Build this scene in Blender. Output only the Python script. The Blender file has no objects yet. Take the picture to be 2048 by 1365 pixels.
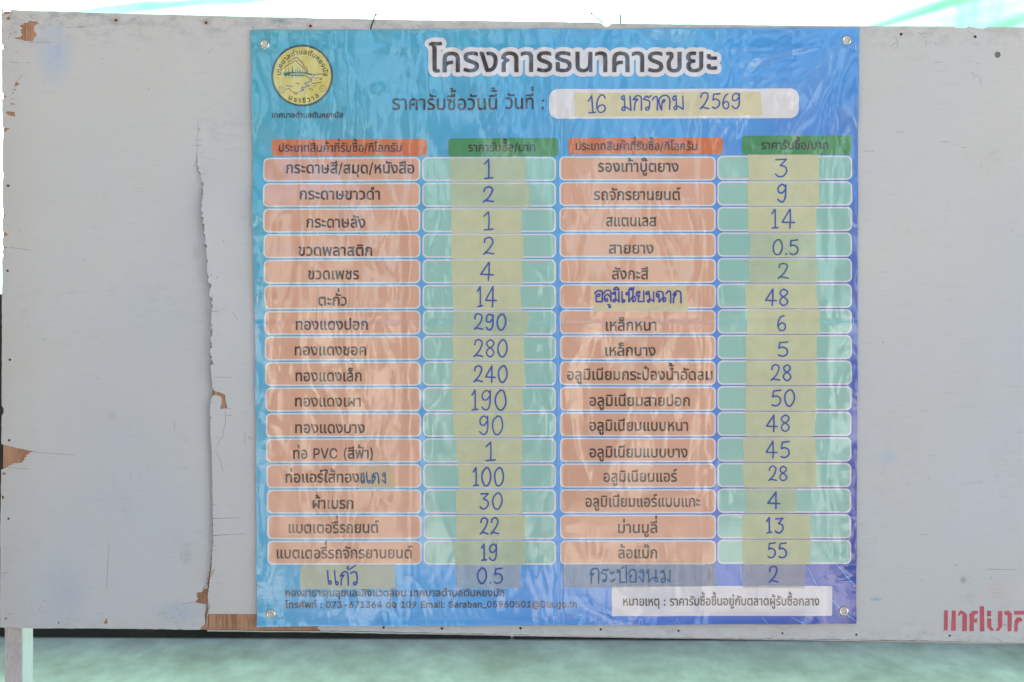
import bpy, bmesh, math, random
import numpy as np
from mathutils import Vector
from mathutils.geometry import delaunay_2d_cdt
R = math.radians
random.seed(7)
sc = bpy.context.scene
col = sc.collection
CZ = 1.5            # height of the optical axis; one unit of the drawing grid = 1 mm on the board

# ------------------------------------------------------------------ camera, world, sun, exposure
DIST = 2.845
cam = bpy.data.cameras.new('camera')
cam_ob = bpy.data.objects.new('camera', cam)
col.objects.link(cam_ob)
cam.sensor_width = 36; cam.lens = 50
cam_ob.location = (0, -DIST, CZ); cam_ob.rotation_euler = (R(90), 0, 0)
cam.clip_end = 300
cam.dof.use_dof = True; cam.dof.focus_distance = DIST; cam.dof.aperture_fstop = 5.6
sc.camera = cam_ob

SUN_EL, SUN_AZ = R(52), R(32)      # the sun stands high behind the screen, to the right
w = bpy.data.worlds.new('World'); sc.world = w; w.use_nodes = True
wt = w.node_tree
sky = wt.nodes.new('ShaderNodeTexSky'); sky.sky_type = 'NISHITA'; sky.sun_disc = False
sky.sun_elevation = SUN_EL; sky.sun_rotation = SUN_AZ; sky.air_density = 1.0; sky.dust_density = 1.8; sky.ozone_density = .6
wt.nodes['Background'].inputs[1].default_value = 0.085
wt.links.new(sky.outputs[0], wt.nodes['Background'].inputs[0])
sun = bpy.data.lights.new('sun', 'SUN'); sun.energy = 3.8; sun.angle = R(4); sun.color = (1, .94, .86)
so = bpy.data.objects.new('sun', sun); col.objects.link(so)
sd = Vector((math.sin(SUN_AZ) * math.cos(SUN_EL), math.cos(SUN_AZ) * math.cos(SUN_EL), math.sin(SUN_EL)))
so.rotation_euler = sd.to_track_quat('Z', 'Y').to_euler(); so.location = sd * 20
sc.view_settings.view_transform = 'Standard'; sc.view_settings.look = 'None'
sc.view_settings.exposure = 2.80; sc.view_settings.gamma = 1
sc.cycles.transparent_max_bounces = 16

# ------------------------------------------------------------------ materials
def lin(c):
    return tuple(((v / 255) / 12.92 if v / 255 <= .04045 else ((v / 255 + .055) / 1.055) ** 2.4) for v in c)
def newmat(name):
    m = bpy.data.materials.new(name); m.use_nodes = True
    return m, m.node_tree, m.node_tree.nodes['Principled BSDF']
def N(nt, t, **kw):
    n = nt.nodes.new(t)
    for k, v in kw.items(): setattr(n, k, v)
    return n
def mathn(nt, op, a, b=None, clamp=False):
    n = N(nt, 'ShaderNodeMath', operation=op, use_clamp=clamp)
    for i, v in enumerate((a, b)):
        if v is None: continue
        if isinstance(v, (int, float)): n.inputs[i].default_value = v
        else: nt.links.new(v, n.inputs[i])
    return n.outputs[0]
def pos(nt, scale=(1, 1, 1), loc=(0, 0, 0)):
    g = N(nt, 'ShaderNodeNewGeometry'); mp = N(nt, 'ShaderNodeMapping')
    mp.inputs['Scale'].default_value = scale; mp.inputs['Location'].default_value = loc
    nt.links.new(g.outputs['Position'], mp.inputs['Vector'])
    return mp.outputs[0]
def noise(nt, vec, scale, detail=3, rough=.5, dist=0):
    n = N(nt, 'ShaderNodeTexNoise'); n.inputs['Scale'].default_value = scale; n.inputs['Detail'].default_value = detail
    n.inputs['Roughness'].default_value = rough; n.inputs['Distortion'].default_value = dist
    nt.links.new(vec, n.inputs['Vector']); return n.outputs[0]
def ramp(nt, fac, stops):
    r = N(nt, 'ShaderNodeValToRGB'); e = r.color_ramp.elements
    while len(e) < len(stops): e.new(.5)
    for i, (p, c) in enumerate(stops):
        e[i].position = p; e[i].color = (*c, 1) if isinstance(c, tuple) else (c, c, c, 1)
    nt.links.new(fac, r.inputs[0]); return r.outputs[0]
def mix(nt, fac, a, b, mode='MIX'):
    n = N(nt, 'ShaderNodeMix', data_type='RGBA', blend_type=mode)
    for sk, v in ((n.inputs[0], fac), (n.inputs[6], a), (n.inputs[7], b)):
        if isinstance(v, (int, float)): sk.default_value = v
        elif isinstance(v, tuple): sk.default_value = (*v, 1)
        else: nt.links.new(v, sk)
    return n.outputs[2]

def vinyl_bump(nt, b, strength=1.0):
    """scrim ribs and fine crinkles of the vinyl, laid out in world space so that print and sheet share them"""
    p1 = pos(nt, (1, 1, 1))
    crk = noise(nt, pos(nt, (1, 1, .55)), 24, 2, .5, .6)
    crk2 = noise(nt, pos(nt, (1, 1, .35), (3, 0, 1)), 60, 2, .5, 1.0)
    sep = N(nt, 'ShaderNodeSeparateXYZ'); nt.links.new(p1, sep.inputs[0])
    rib = mathn(nt, 'SINE', mathn(nt, 'MULTIPLY', sep.outputs[2], 2 * math.pi / .0039))
    ripple = noise(nt, pos(nt, (.12, 1, 1)), 210, 2, .5)
    msk = ramp(nt, noise(nt, pos(nt, (1, 1, 1), (5, 5, 5)), 7, 2), [(.40, 0.15), (.62, 1.0)])
    h = mathn(nt, 'MULTIPLY', crk, .25)
    h = mathn(nt, 'ADD', h, mathn(nt, 'MULTIPLY', crk2, .018))
    h = mathn(nt, 'ADD', h, mathn(nt, 'MULTIPLY', rib, .0025))
    h = mathn(nt, 'ADD', h, mathn(nt, 'MULTIPLY', mathn(nt, 'MULTIPLY', ripple, msk), .035))
    bp = N(nt, 'ShaderNodeBump'); bp.inputs['Strength'].default_value = 1.0 * strength; bp.inputs['Distance'].default_value = .004
    nt.links.new(h, bp.inputs['Height']); nt.links.new(bp.outputs[0], b.inputs['Normal']); nt.links.new(bp.outputs[0], b.inputs['Coat Normal'])

def vinyl(name, c, var=.05, rough=.40, bump=1.0):
    m, nt, b = newmat(name)
    n = noise(nt, pos(nt), 9, 4)
    lo = tuple(v * (1 - var) for v in c); hi = tuple(min(1, v * (1 + var)) for v in c)
    nt.links.new(mix(nt, n, lo, hi), b.inputs['Base Color'])
    b.inputs['Roughness'].default_value = rough; b.inputs['Specular IOR Level'].default_value = .3; b.inputs['Coat Weight'].default_value = 1; b.inputs['Coat IOR'].default_value = 1.76; b.inputs['Coat Roughness'].default_value = .10
    vinyl_bump(nt, b, bump); return m

K = 1.0  # albedo gain of the print inks
def ink(rgb, k=1.0): return tuple(v * k for v in lin(rgb))
MAT = {}
MAT['orange'] = vinyl('salmon print', (.70, .365, .235))
MAT['white'] = vinyl('white print', (.72, .69, .70))
MAT['mint'] = vinyl('mint print', (.27, .54, .46))
MAT['black'] = vinyl('black print', (.010, .006, .008))
MAT['title'] = vinyl('plum black print', (.014, .005, .009))
MAT['header'] = vinyl('orange red print', (.62, .15, .045))
MAT['green'] = vinyl('green print', (.035, .25, .075))
MAT['logo_yellow'] = vinyl('emblem yellow', (.66, .56, .13))
MAT['logo_ring'] = vinyl('emblem slate ring', (.03, .075, .085))
MAT['logo_green'] = vinyl('emblem green', (.01, .12, .09))
MAT['logo_blue'] = vinyl('emblem blue', (.03, .12, .5))
MAT['logo_red'] = vinyl('emblem maroon', (.12, .03, .03))
MAT['swirl'] = vinyl('pale cyan print', (.10, .38, .72))
MAT['cream'] = vinyl('note box print', (.68, .65, .68))

# blue sheet with its printed gradient
m, nt, b = newmat('blue printed vinyl'); MAT['sheet'] = m
v = pos(nt); sep = N(nt, 'ShaderNodeSeparateXYZ'); nt.links.new(v, sep.inputs[0])
wob = mathn(nt, 'MULTIPLY', mathn(nt, 'SUBTRACT', noise(nt, v, 2.2, 2), .5), .55)
u = mathn(nt, 'ADD', mathn(nt, 'MULTIPLY', mathn(nt, 'ADD', sep.outputs[0], .52), 1 / 1.21), wob)
t = mathn(nt, 'MULTIPLY', mathn(nt, 'SUBTRACT', CZ + .62, sep.outputs[2]), 1 / 1.19)
top = ramp(nt, u, [(0, (.055, .38, .46)), (.45, (.050, .39, .62)), (.75, (.050, .34, .74)), (1, (.055, .30, .72))])
midc = ramp(nt, u, [(0, (.050, .38, .54)), (.45, (.04, .34, .74)), (.8, (.045, .22, .66)), (1, (.05, .11, .48))])
bot = ramp(nt, u, [(0, (.045, .40, .66)), (.4, (.045, .36, .80)), (.7, (.03, .19, .66)), (1, (.03, .05, .38))])
f1 = ramp(nt, t, [(0, 0.0), (.45, 1.0)]); f2 = ramp(nt, t, [(.45, 0.0), (1, 1.0)])
cc = mix(nt, f2, mix(nt, f1, top, midc), bot)
nt.links.new(cc, b.inputs['Base Color']); b.inputs['Roughness'].default_value = .40; b.inputs['Specular IOR Level'].default_value = .3; b.inputs['Coat Weight'].default_value = 1; b.inputs['Coat IOR'].default_value = 1.76; b.inputs['Coat Roughness'].default_value = .10
vinyl_bump(nt, b)

# masking tape: crepe paper that lets the print show through
def tape_mat(name, alpha, c=(.70, .60, .34)):
    m, nt, b = newmat(name)
    crepe = noise(nt, pos(nt, (1, 1, .25)), 420, 3, .6)
    blot = noise(nt, pos(nt), 38, 4)
    nt.links.new(mix(nt, blot, tuple(x * .93 for x in c), tuple(min(1, x * 1.07) for x in c)), b.inputs['Base Color'])
    b.inputs['Roughness'].default_value = .55; b.inputs['Specular IOR Level'].default_value = .35
    bp = N(nt, 'ShaderNodeBump'); bp.inputs['Strength'].default_value = .5; bp.inputs['Distance'].default_value = .0006
    nt.links.new(crepe, bp.inputs['Height']); nt.links.new(bp.outputs[0], b.inputs['Normal'])
    a = mathn(nt, 'ADD', alpha - .04, mathn(nt, 'MULTIPLY', blot, .08))
    nt.links.new(a, b.inputs['Alpha']); return m
MAT['tape'] = tape_mat('masking tape', .60, (.88, .79, .46))
MAT['tape_thin'] = tape_mat('thin masking tape', .42, (.84, .76, .46))
MAT['tape_old'] = tape_mat('worn masking tape', .42, (.72, .66, .50))
def pen(name, c):
    m, nt, b = newmat(name)
    n = noise(nt, pos(nt), 300, 3)
    nt.links.new(mix(nt, n, tuple(x * .8 for x in c), tuple(x * 1.25 for x in c)), b.inputs['Base Color'])
    b.inputs['Roughness'].default_value = .5; return m
MAT['pen'] = pen('blue marker', (.032, .085, .36))
MAT['pen_teal'] = pen('blue grey marker', (.03, .11, .24))
MAT['pen_dark'] = pen('thick blue marker', (.035, .055, .32))
MAT['pen_fade'] = pen('faded blue marker', (.05, .16, .30))

# painted plywood
def gauss_at(nt, px, py, sx, sy):
    g = N(nt, 'ShaderNodeNewGeometry'); mp = N(nt, 'ShaderNodeMapping'); mp.vector_type = 'POINT'
    x, z = (px - 1024) / 1000, CZ + (682.5 - py) / 1000
    mp.inputs['Scale'].default_value = (1000 / sx, 0, 1000 / sy)
    mp.inputs['Location'].default_value = (-x * 1000 / sx, 0, -z * 1000 / sy)
    nt.links.new(g.outputs['Position'], mp.inputs['Vector'])
    gr = N(nt, 'ShaderNodeTexGradient', gradient_type='SPHERICAL'); nt.links.new(mp.outputs[0], gr.inputs[0])
    return gr.outputs[1]
m, nt, b = newmat('white painted plywood'); MAT['paint'] = m
v = pos(nt)
tone = noise(nt, v, 2.3, 4, .6)
c0 = mix(nt, ramp(nt, tone, [(.35, 0.0), (.65, 1.0)]), (.635, .605, .560), (.615, .610, .595))
blue = noise(nt, pos(nt, (1, 1, 1), (4, 1, 2)), 1.4, 2)
c0 = mix(nt, ramp(nt, blue, [(.48, 0.0), (.7, .5)]), c0, (.53, .56, .60))
warm = noise(nt, pos(nt, (1, 1, 1), (9, 1, 7)), 3.1, 5, .65)
c0 = mix(nt, ramp(nt, warm, [(.52, 0.0), (.75, .35)]), c0, (.55, .52, .47))
streak = noise(nt, pos(nt, (.09, 1, 1)), 260, 4, .6)
c0 = mix(nt, ramp(nt, streak, [(.60, 0.0), (.80, .38)]), c0, (.33, .32, .31))
smudge = mathn(nt, 'MULTIPLY', noise(nt, pos(nt, (.4, 1, 1)), 70, 4, .7), noise(nt, pos(nt, (1, 1, 1), (2, 2, 9)), 6, 3))
c0 = mix(nt, ramp(nt, smudge, [(.32, 0.0), (.46, .25)]), c0, (.36, .36, .35))
speck = N(nt, 'ShaderNodeTexVoronoi'); speck.inputs['Scale'].default_value = 34; nt.links.new(v, speck.inputs['Vector'])
sm = mathn(nt, 'MULTIPLY', mathn(nt, 'LESS_THAN', speck.outputs['Distance'], .042), mathn(nt, 'GREATER_THAN', noise(nt, v, 5, 2), .55))
c0 = mix(nt, sm, c0, (.20, .18, .16))
# mildew along the top and bottom edges, warm rub at the left edge
sep = N(nt, 'ShaderNodeSeparateXYZ'); nt.links.new(v, sep.inputs[0])
edge = mathn(nt, 'ADD', ramp(nt, mathn(nt, 'SUBTRACT', sep.outputs[2], CZ), [(.575, 0.0), (.66, 1.0)]),
             ramp(nt, mathn(nt, 'SUBTRACT', CZ - .5, sep.outputs[2]), [(.04, 0.0), (.11, .7)]))
mil = mathn(nt, 'MULTIPLY', edge, ramp(nt, noise(nt, pos(nt, (.5, 1, 1)), 55, 5, .75), [(.47, 0.0), (.70, .75)]))
c0 = mix(nt, mil, c0, (.25, .26, .24))
left = ramp(nt, mathn(nt, 'SUBTRACT', -.93, sep.outputs[0]), [(.0, 0.0), (.10, .55)])
c0 = mix(nt, left, c0, (.56, .52, .47))
for (px, py, sx, sy, c, k) in [(108, 105, 45, 75, (.40, .52, .68), .55), (1751, 1199, 17, 5, (.28, .50, .58), .9), (130, 1185, 60, 90, (.47, .51, .58), .5),
        (1995, 1180, 40, 40, (.60, .25, .26), .10), (372, 1110, 16, 26, (.44, .41, .35), .35), (392, 508, 12, 18, (.40, .37, .32), .3), (360, 1225, 60, 30, (.40, .50, .58), .55),
        (1775, 915, 30, 20, (.47, .55, .62), .6), (225, 835, 12, 12, (.52, .42, .35), .5), (1927, 1160, 9, 10, (.33, .31, .27), .7), (230, 41, 18, 14, (.40, .41, .38), .7), (560, 42, 22, 10, (.30, .33, .30), .9),
        (412, 46, 11, 9, (.50, .36, .22), .7), (232, 40, 9, 8, (.50, .36, .22), .6), (621, 53, 10, 8, (.50, .36, .22), .6)]:
    f = mathn(nt, 'MULTIPLY', mathn(nt, 'MULTIPLY', gauss_at(nt, px, py, sx, sy), noise(nt, v, 80, 3)), 2.4 * k, True)
    c0 = mix(nt, f, c0, c)
nt.links.new(c0, b.inputs['Base Color']); b.inputs['Roughness'].default_value = .62; b.inputs['Specular IOR Level'].default_value = .3
bp = N(nt, 'ShaderNodeBump'); bp.inputs['Strength'].default_value = .35; bp.inputs['Distance'].default_value = .0012
hh = mathn(nt, 'ADD', mathn(nt, 'MULTIPLY', streak, 1.0), mathn(nt, 'MULTIPLY', noise(nt, v, 130, 4), .8))
nt.links.new(hh, bp.inputs['Height']); nt.links.new(bp.outputs[0], b.inputs['Normal'])

def wood(name, c1, c2, sc3=(1, 1, .06), scale=380):
    m, nt, b = newmat(name)
    g = noise(nt, pos(nt, sc3), scale, 4, .6); big = noise(nt, pos(nt, sc3), scale * .12, 3)
    k = mathn(nt, 'ADD', mathn(nt, 'MULTIPLY', g, .6), mathn(nt, 'MULTIPLY', big, .4))
    nt.links.new(ramp(nt, k, [(.38, c1), (.62, c2)]), b.inputs['Base Color']); b.inputs['Roughness'].default_value = .75
    bp = N(nt, 'ShaderNodeBump'); bp.inputs['Strength'].default_value = .5; bp.inputs['Distance'].default_value = .0008
    nt.links.new(g, bp.inputs['Height']); nt.links.new(bp.outputs[0], b.inputs['Normal']); return m
MAT['ply'] = wood('bare plywood', (.32, .15, .075), (.60, .33, .19))
MAT['batten'] = wood('dark batten wood', (.030, .022, .012), (.075, .055, .032), (.05, 1, 1))
MAT['rim'] = wood('pale ply edge', (.40, .36, .33), (.62, .60, .58), (.05, 1, 1), 200)
def plain(name, c1, c2, scale=40, rough=.6, metal=0.0, bump=.0, st=(1, 1, 1)):
    m, nt, b = newmat(name)
    n = noise(nt, pos(nt, st), scale, 4, .6)
    nt.links.new(ramp(nt, n, [(.35, c1), (.65, c2)]), b.inputs['Base Color'])
    b.inputs['Roughness'].default_value = rough; b.inputs['Metallic'].default_value = metal
    if bump:
        bp = N(nt, 'ShaderNodeBump'); bp.inputs['Strength'].default_value = bump; bp.inputs['Distance'].default_value = .002
        nt.links.new(n, bp.inputs['Height']); nt.links.new(bp.outputs[0], b.inputs['Normal'])
    return m
MAT['rust'] = plain('rusty steel', (.045, .022, .012), (.13, .06, .03), 600, .7, .3)
MAT['dark'] = plain('dark hole', (.02, .018, .016), (.06, .055, .05), 500, .9)
MAT['hole_shade'] = plain('grey plug', (.13, .13, .125), (.20, .20, .19), 400, .8)
MAT['nail'] = plain('weathered nail', (.03, .06, .06), (.09, .14, .14), 500, .6, .5)
MAT['brass'] = plain('nickel brass', (.62, .55, .43), (.80, .73, .60), 60, .25, 1.0)
MAT['steel'] = plain('staple steel', (.55, .54, .50), (.75, .73, .70), 90, .35, .9)
MAT['mark'] = plain('dark scratch', (.12, .10, .085), (.26, .22, .20), 300, .8)
MAT['stencil'] = plain('red stencil paint', (.50, .085, .105), (.60, .12, .15), 30, .55)
MAT['overspray'] = plain('pink overspray', (.60, .40, .42), (.60, .46, .48), 90, .7)
MAT['floor'] = None
m, nt, b = newmat('green painted floor'); MAT['floor'] = m
v = pos(nt)
a = noise(nt, pos(nt, (1, .55, 1)), 2.6, 6, .62, .3); bb = noise(nt, pos(nt, (1, .45, 1), (3, 1, 0)), 8.5, 5, .65)
k = mathn(nt, 'ADD', mathn(nt, 'MULTIPLY', a, .55), mathn(nt, 'MULTIPLY', bb, .45))
c = ramp(nt, k, [(.34, (.38, .40, .29)), (.50, (.52, .58, .43)), (.66, (.70, .79, .60))])
nt.links.new(c, b.inputs['Base Color']); b.inputs['Roughness'].default_value = .75
MAT['concrete'] = plain('pale concrete', (.42, .385, .335), (.55, .505, .445), 3, .85)
MAT['shedwall'] = plain('brown shed boards', (.10, .07, .06), (.17, .12, .10), 3, .8, st=(1, 1, .1))
MAT['shedroof'] = plain('grey roof sheet', (.12, .12, .12), (.2, .2, .2), 3, .6)
MAT['lowwall'] = plain('dark wall', (.012, .012, .009), (.030, .026, .017), 3, .8)  # near black all over
MAT['legwood'] = wood('pinkish white post paint', (.48, .42, .39), (.64, .57, .54), (1, 1, .3), 300)
MAT['legside_lit'] = wood('post side in green light', (.30, .40, .40), (.38, .49, .49), (1, 1, .1), 300)  # green light reflected onto the post side is put into the colour
def translucent(name, c, tr=.8):
    m, nt, b = newmat(name)
    d = N(nt, 'ShaderNodeBsdfDiffuse'); t = N(nt, 'ShaderNodeBsdfTranslucent'); mx = N(nt, 'ShaderNodeMixShader')
    n = noise(nt, pos(nt, (1, 1, .5)), 1.2, 3)
    cc = mix(nt, ramp(nt, n, [(.4, 0.0), (.6, 1.0)]), c, tuple(min(.95, x * 1.25 + .12) for x in c))
    nt.links.new(cc, d.inputs[0]); nt.links.new(cc, t.inputs[0]); mx.inputs[0].default_value = tr
    nt.links.new(d.outputs[0], mx.inputs[1]); nt.links.new(t.outputs[0], mx.inputs[2])
    nt.links.new(mx.outputs[0], nt.nodes['Material Output'].inputs[0]); return m
MAT['screen'] = translucent('pale green translucent sheet', (.085, .30, .215))
nt = MAT['screen'].node_tree      # the brightest backlit zones are painted in as broad paler bands
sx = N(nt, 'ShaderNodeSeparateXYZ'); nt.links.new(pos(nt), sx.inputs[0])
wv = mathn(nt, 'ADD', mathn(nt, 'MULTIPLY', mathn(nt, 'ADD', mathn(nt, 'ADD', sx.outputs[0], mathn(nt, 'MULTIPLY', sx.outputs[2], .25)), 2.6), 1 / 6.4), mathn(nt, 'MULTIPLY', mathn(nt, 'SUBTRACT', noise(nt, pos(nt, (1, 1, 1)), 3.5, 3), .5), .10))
glow_bands = ramp(nt, wv, [(.16, 1.0), (.24, .12), (.36, .15), (.43, 1.0), (.55, .95), (.66, .30), (.9, .25)])
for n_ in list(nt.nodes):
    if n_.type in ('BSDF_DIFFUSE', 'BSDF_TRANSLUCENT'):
        src = n_.inputs[0].links[0].from_socket; nt.links.new(mix(nt, glow_bands, src, (.50, .80, .72)), n_.inputs[0])
MAT['leaf'] = translucent('palm leaf', (.05, .20, .04), .5)

# ------------------------------------------------------------------ numpy noise and height fields (all in drawing units: 1 = 1 mm, y down)
_rng = np.random.RandomState(11); _T = _rng.rand(256, 256)
def vn(x, y):
    xi = np.floor(x).astype(int); yi = np.floor(y).astype(int); fx = x - xi; fy = y - yi
    fx = fx * fx * (3 - 2 * fx); fy = fy * fy * (3 - 2 * fy)
    a = _T[xi % 256, yi % 256]; b_ = _T[(xi + 1) % 256, yi % 256]; c = _T[xi % 256, (yi + 1) % 256]; d = _T[(xi + 1) % 256, (yi + 1) % 256]
    return (a * (1 - fx) + b_ * fx) * (1 - fy) + (c * (1 - fx) + d * fx) * fy
def ridge(x, y): return 1.1 - np.sqrt((2 * vn(x, y) - 1) ** 2 + .012)
def sst(a, b, x):
    t = np.clip((x - a) / (b - a), 0, 1); return t * t * (3 - 2 * t)
CR = np.array([(395, 246), (395, 275), (394, 300), (395, 340), (402, 356), (405, 365), (404, 400), (406, 440), (411, 490), (414, 520), (418, 560), (422, 578), (420, 590),
    (425, 600), (425, 620), (424, 650), (423, 690), (423, 730), (426, 765), (425, 780), (421, 800), (420, 840), (421, 880), (424, 900), (423, 930), (425, 960), (425, 990),
    (425, 1020), (426, 1036), (426, 1070), (425, 1095), (421, 1140), (417, 1170), (414, 1190), (414, 1215), (412, 1262)], float)
def crack_x(y): return np.interp(y, CR[:, 1], CR[:, 0])
def lift(y):   # how far the right flap stands proud of the left one along the tear
    return .016 * sst(290, 420, y) * (1 - .55 * sst(620, 900, y)) * (1 - .8 * sst(1120, 1230, y))
def Hb(x, y, side=None):
    d = x - crack_x(y)
    right = (d > 0) if side is None else (np.ones_like(d, bool) if side > 0 else np.zeros_like(d, bool))
    r = lift(y) * np.exp(-np.clip(d, 0, None) / 150)
    l = -.009 * sst(300, 450, y) * (1 - .5 * sst(900, 1200, y)) * np.exp(-np.clip(-d, 0, None) / 22)
    warp = .004 * (vn(x / 420 + 3, y / 380) - .5) + .0016 * (vn(x / 110, y / 140 + 9) - .5)
    return np.where(right, r, l) + warp
def Hcore(x, y):
    d = x - crack_x(y)
    k = sst(-5, 5, d)
    return Hb(x, y, -1) * (1 - k) + Hb(x, y, 1) * k - .0026 - .012 * np.exp(-(d / 3.0) ** 2) * sst(300, 420, y) * (1 - sst(1165, 1185, y))
def Hv_raw(x, y):
    """the vinyl banner: pulled folds, creases and a slack belly, always in front of the board"""
    h = .0050 + lift(y) * np.exp(-np.clip(x - 420, 0, None) / 150) + .004 * (vn(x / 420 + 3, y / 380) - .5)
    h = h + .0030 * (vn(x / 190 + 5.3, y / 260 + 2.1) - .5)
    # vertical pull folds below the top hem, fanning out to the top right
    u = (x + .35 * (y - 70) * sst(900, 1500, x)) ; top = 1 - sst(150, 330, y)
    h = h + .0030 * top * (ridge(u / 74, y / 190 + 7) - .5) * (1 - .5 * sst(60, 100, 140 - y))
    u2 = x + .55 * y
    h = h + .0020 * top * sst(900, 1300, x) * (ridge(u2 / 55, (y - .4 * x) / 210) - .5)
    # long soft diagonal drapes on the lower left
    u3 = x - .42 * y + 40 * vn(x / 160, y / 160)
    h = h + .0036 * (ridge(u3 / 150 + 2.3, y / 360) - .5) * (1 - .6 * sst(1000, 1200, x))
    u4 = x + .5 * y + 30 * vn(x / 120 + 8, y / 120)
    h = h + .0032 * (ridge(u4 / 160 + 1.1, y / 420 + 5) - .5) * sst(1050, 1250, x)
    # vertical strip folds
    for xc, wd, am in ((696, 9, .0004), (820, 12, .0006), (1116, 7, -.0009), (1403, 10, .0007), (1655, 8, .0003), (600, 12, .0004)):
        h = h + am * np.exp(-((x - xc - 6 * (vn(y / 140, xc * .1) - .5)) / wd) ** 2)
    # the crease where it was folded, and fold lines above the table
    for yc, wd, am in ((640, 7, -.0008), (648, 9, .0007), (905, 12, .0003), (100, 6, .0004)):
        h = h + am * np.exp(-((y - yc - 3 * (vn(x / 200, yc * .1) - .5)) / wd) ** 2)
    # crumpled small stuff
    h = h + .0006 * (ridge(x / 26 + 3.1, y / 34 + .7) - .5) * sst(.35, .7, vn(x / 130 + 1, y / 120))
    # rippled side hems
    e = np.exp(-((x - 1668) / 34) ** 2) + np.exp(-((x - 548) / 22) ** 2)
    h = h + .00022 * e * np.sin(y / 2.6 + 3 * vn(x / 30, y / 50)) * 0
    h = h + .0050 * (np.exp(-np.clip(x - 506, 0, None) / 16) + np.exp(-np.clip(1714 - x, 0, None) / 16)) * (sst(.25, .9, vn(y / 70, x * 0 + 3.3)))
    h = h + .0040 * (np.exp(-np.clip(y - 62, 0, None) / 12) * .5 + np.exp(-np.clip(1248 - y, 0, None) / 16)) * (sst(.2, .9, vn(x / 85 + 4.4, y * 0)))
    for pts, wd, am in CREASES:
        d = np.full(x.shape, 1e9)
        for (ax, ay), (bx, by) in zip(pts[:-1], pts[1:]):
            vx, vy = bx - ax, by - ay; t = np.clip(((x - ax) * vx + (y - ay) * vy) / (vx * vx + vy * vy), 0, 1)
            d = np.minimum(d, np.hypot(x - ax - t * vx, y - ay - t * vy))
        L = math.hypot(pts[-1][0] - pts[0][0], pts[-1][1] - pts[0][1])
        along = ((x - pts[0][0]) * (pts[-1][0] - pts[0][0]) + (y - pts[0][1]) * (pts[-1][1] - pts[0][1])) / L ** 2
        h = h + 1.25 * am * np.exp(-np.sqrt(d * d + 2) / wd) * sst(-.15, .3, along) * (1 - sst(.7, 1.15, along))
    return np.maximum(h, .0012)
_cr = random.Random(5)
CREASES = [([(1258, 300), (1278, 340), (1310, 400), (1330, 455), (1365, 510)], 4.5, .0007), ([(1375, 395), (1392, 440), (1404, 500), (1411, 560)], 4, .0007), ([(1405, 320), (1402, 400), (1412, 470)], 4, -.0005),
    ([(1145, 330), (1160, 370), (1180, 430)], 6, .0006), ([(1300, 640), (1380, 655), (1430, 650)], 5, .0006), ([(690, 395), (700, 470), (712, 560)], 5, .0006), ([(735, 490), (760, 530), (790, 560)], 4, .0006),
    ([(600, 730), (625, 780), (655, 830)], 6, .0008), ([(570, 770), (580, 730), (590, 720)], 3.5, .0005), ([(810, 620), (825, 665), (838, 680)], 4, .0006), ([(640, 760), (690, 860), (700, 930)], 8, .0009),
    ([(600, 930), (640, 1010), (690, 1110), (705, 1180)], 6, .0009), ([(575, 1000), (610, 1090), (650, 1170)], 8, .0008), ([(765, 1000), (782, 1020)], 3, .0005), ([(745, 1010), (720, 1090), (700, 1150)], 6, .0007),
    ([(890, 670), (875, 720), (880, 770)], 4, .0005), ([(1060, 530), (1080, 560), (1070, 600)], 4, .0006), ([(870, 400), (890, 430), (880, 470)], 4, .0005), ([(1470, 560), (1490, 585), (1520, 600)], 4, .0006),
    ([(1140, 830), (1150, 900), (1180, 960)], 6, .0006), ([(1240, 990), (1300, 1000), (1420, 985)], 5, .0006), ([(1330, 1060), (1345, 1130), (1350, 1200)], 5, .0006), ([(1060, 1150), (1080, 1200), (1090, 1250)], 6, .0008),
    ([(1150, 1190), (1190, 1215), (1250, 1240)], 6, .0008), ([(820, 1150), (850, 1180), (870, 1230)], 6, .0007)]
for k in range(13):       # pulled folds radiating from the top right eyelet and hanging under the top hem
    a = R(_cr.uniform(95, 178)); r0 = _cr.uniform(40, 120); r1 = r0 + _cr.uniform(90, 260)
    CREASES.append(([(1691 + r0 * math.cos(a), 83 + r0 * math.sin(a)), (1691 + r1 * math.cos(a), 83 + r1 * math.sin(a) * 1.1)], _cr.uniform(5, 10), _cr.uniform(.0006, .0012)))
for k in range(30):
    x_ = _cr.uniform(560, 1640); y_ = _cr.uniform(150, 225); ln = _cr.uniform(25, 100); sl_ = _cr.uniform(-.1, .55) * (1 if x_ > 900 else .4)
    CREASES.append(([(x_, y_), (x_ - sl_ * ln, y_ + ln)], _cr.uniform(3.5, 8), _cr.uniform(.0005, .0011)))
for k in range(14):
    x_ = _cr.uniform(520, 1700); CREASES.append(([(x_, 64), (x_ + _cr.uniform(-6, 6), 64 + _cr.uniform(20, 50))], _cr.uniform(4, 8), _cr.uniform(.0005, .0010)))
for k in range(26):
    s_ = _cr.choice((-1, 1)); x_ = 509 if s_ < 0 else 1713; y_ = _cr.uniform(80, 1230); CREASES.append(([(x_, y_), (x_ - s_ * _cr.uniform(20, 60), y_ + _cr.uniform(-8, 14))], _cr.uniform(3, 6), _cr.uniform(.0003, .0007)))
for k in range(30):
    x_ = _cr.uniform(540, 1680); y_ = _cr.uniform(320, 1130); a = _cr.gauss(1.35, .5); ln = _cr.uniform(15, 70)
    CREASES.append(([(x_, y_), (x_ + math.cos(a) * ln * .5 + 3, y_ + math.sin(a) * ln * .5), (x_ + math.cos(a) * ln, y_ + math.sin(a) * ln)], _cr.uniform(3, 6), _cr.uniform(.0003, .0007) * _cr.choice((-1, 1))))
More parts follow.
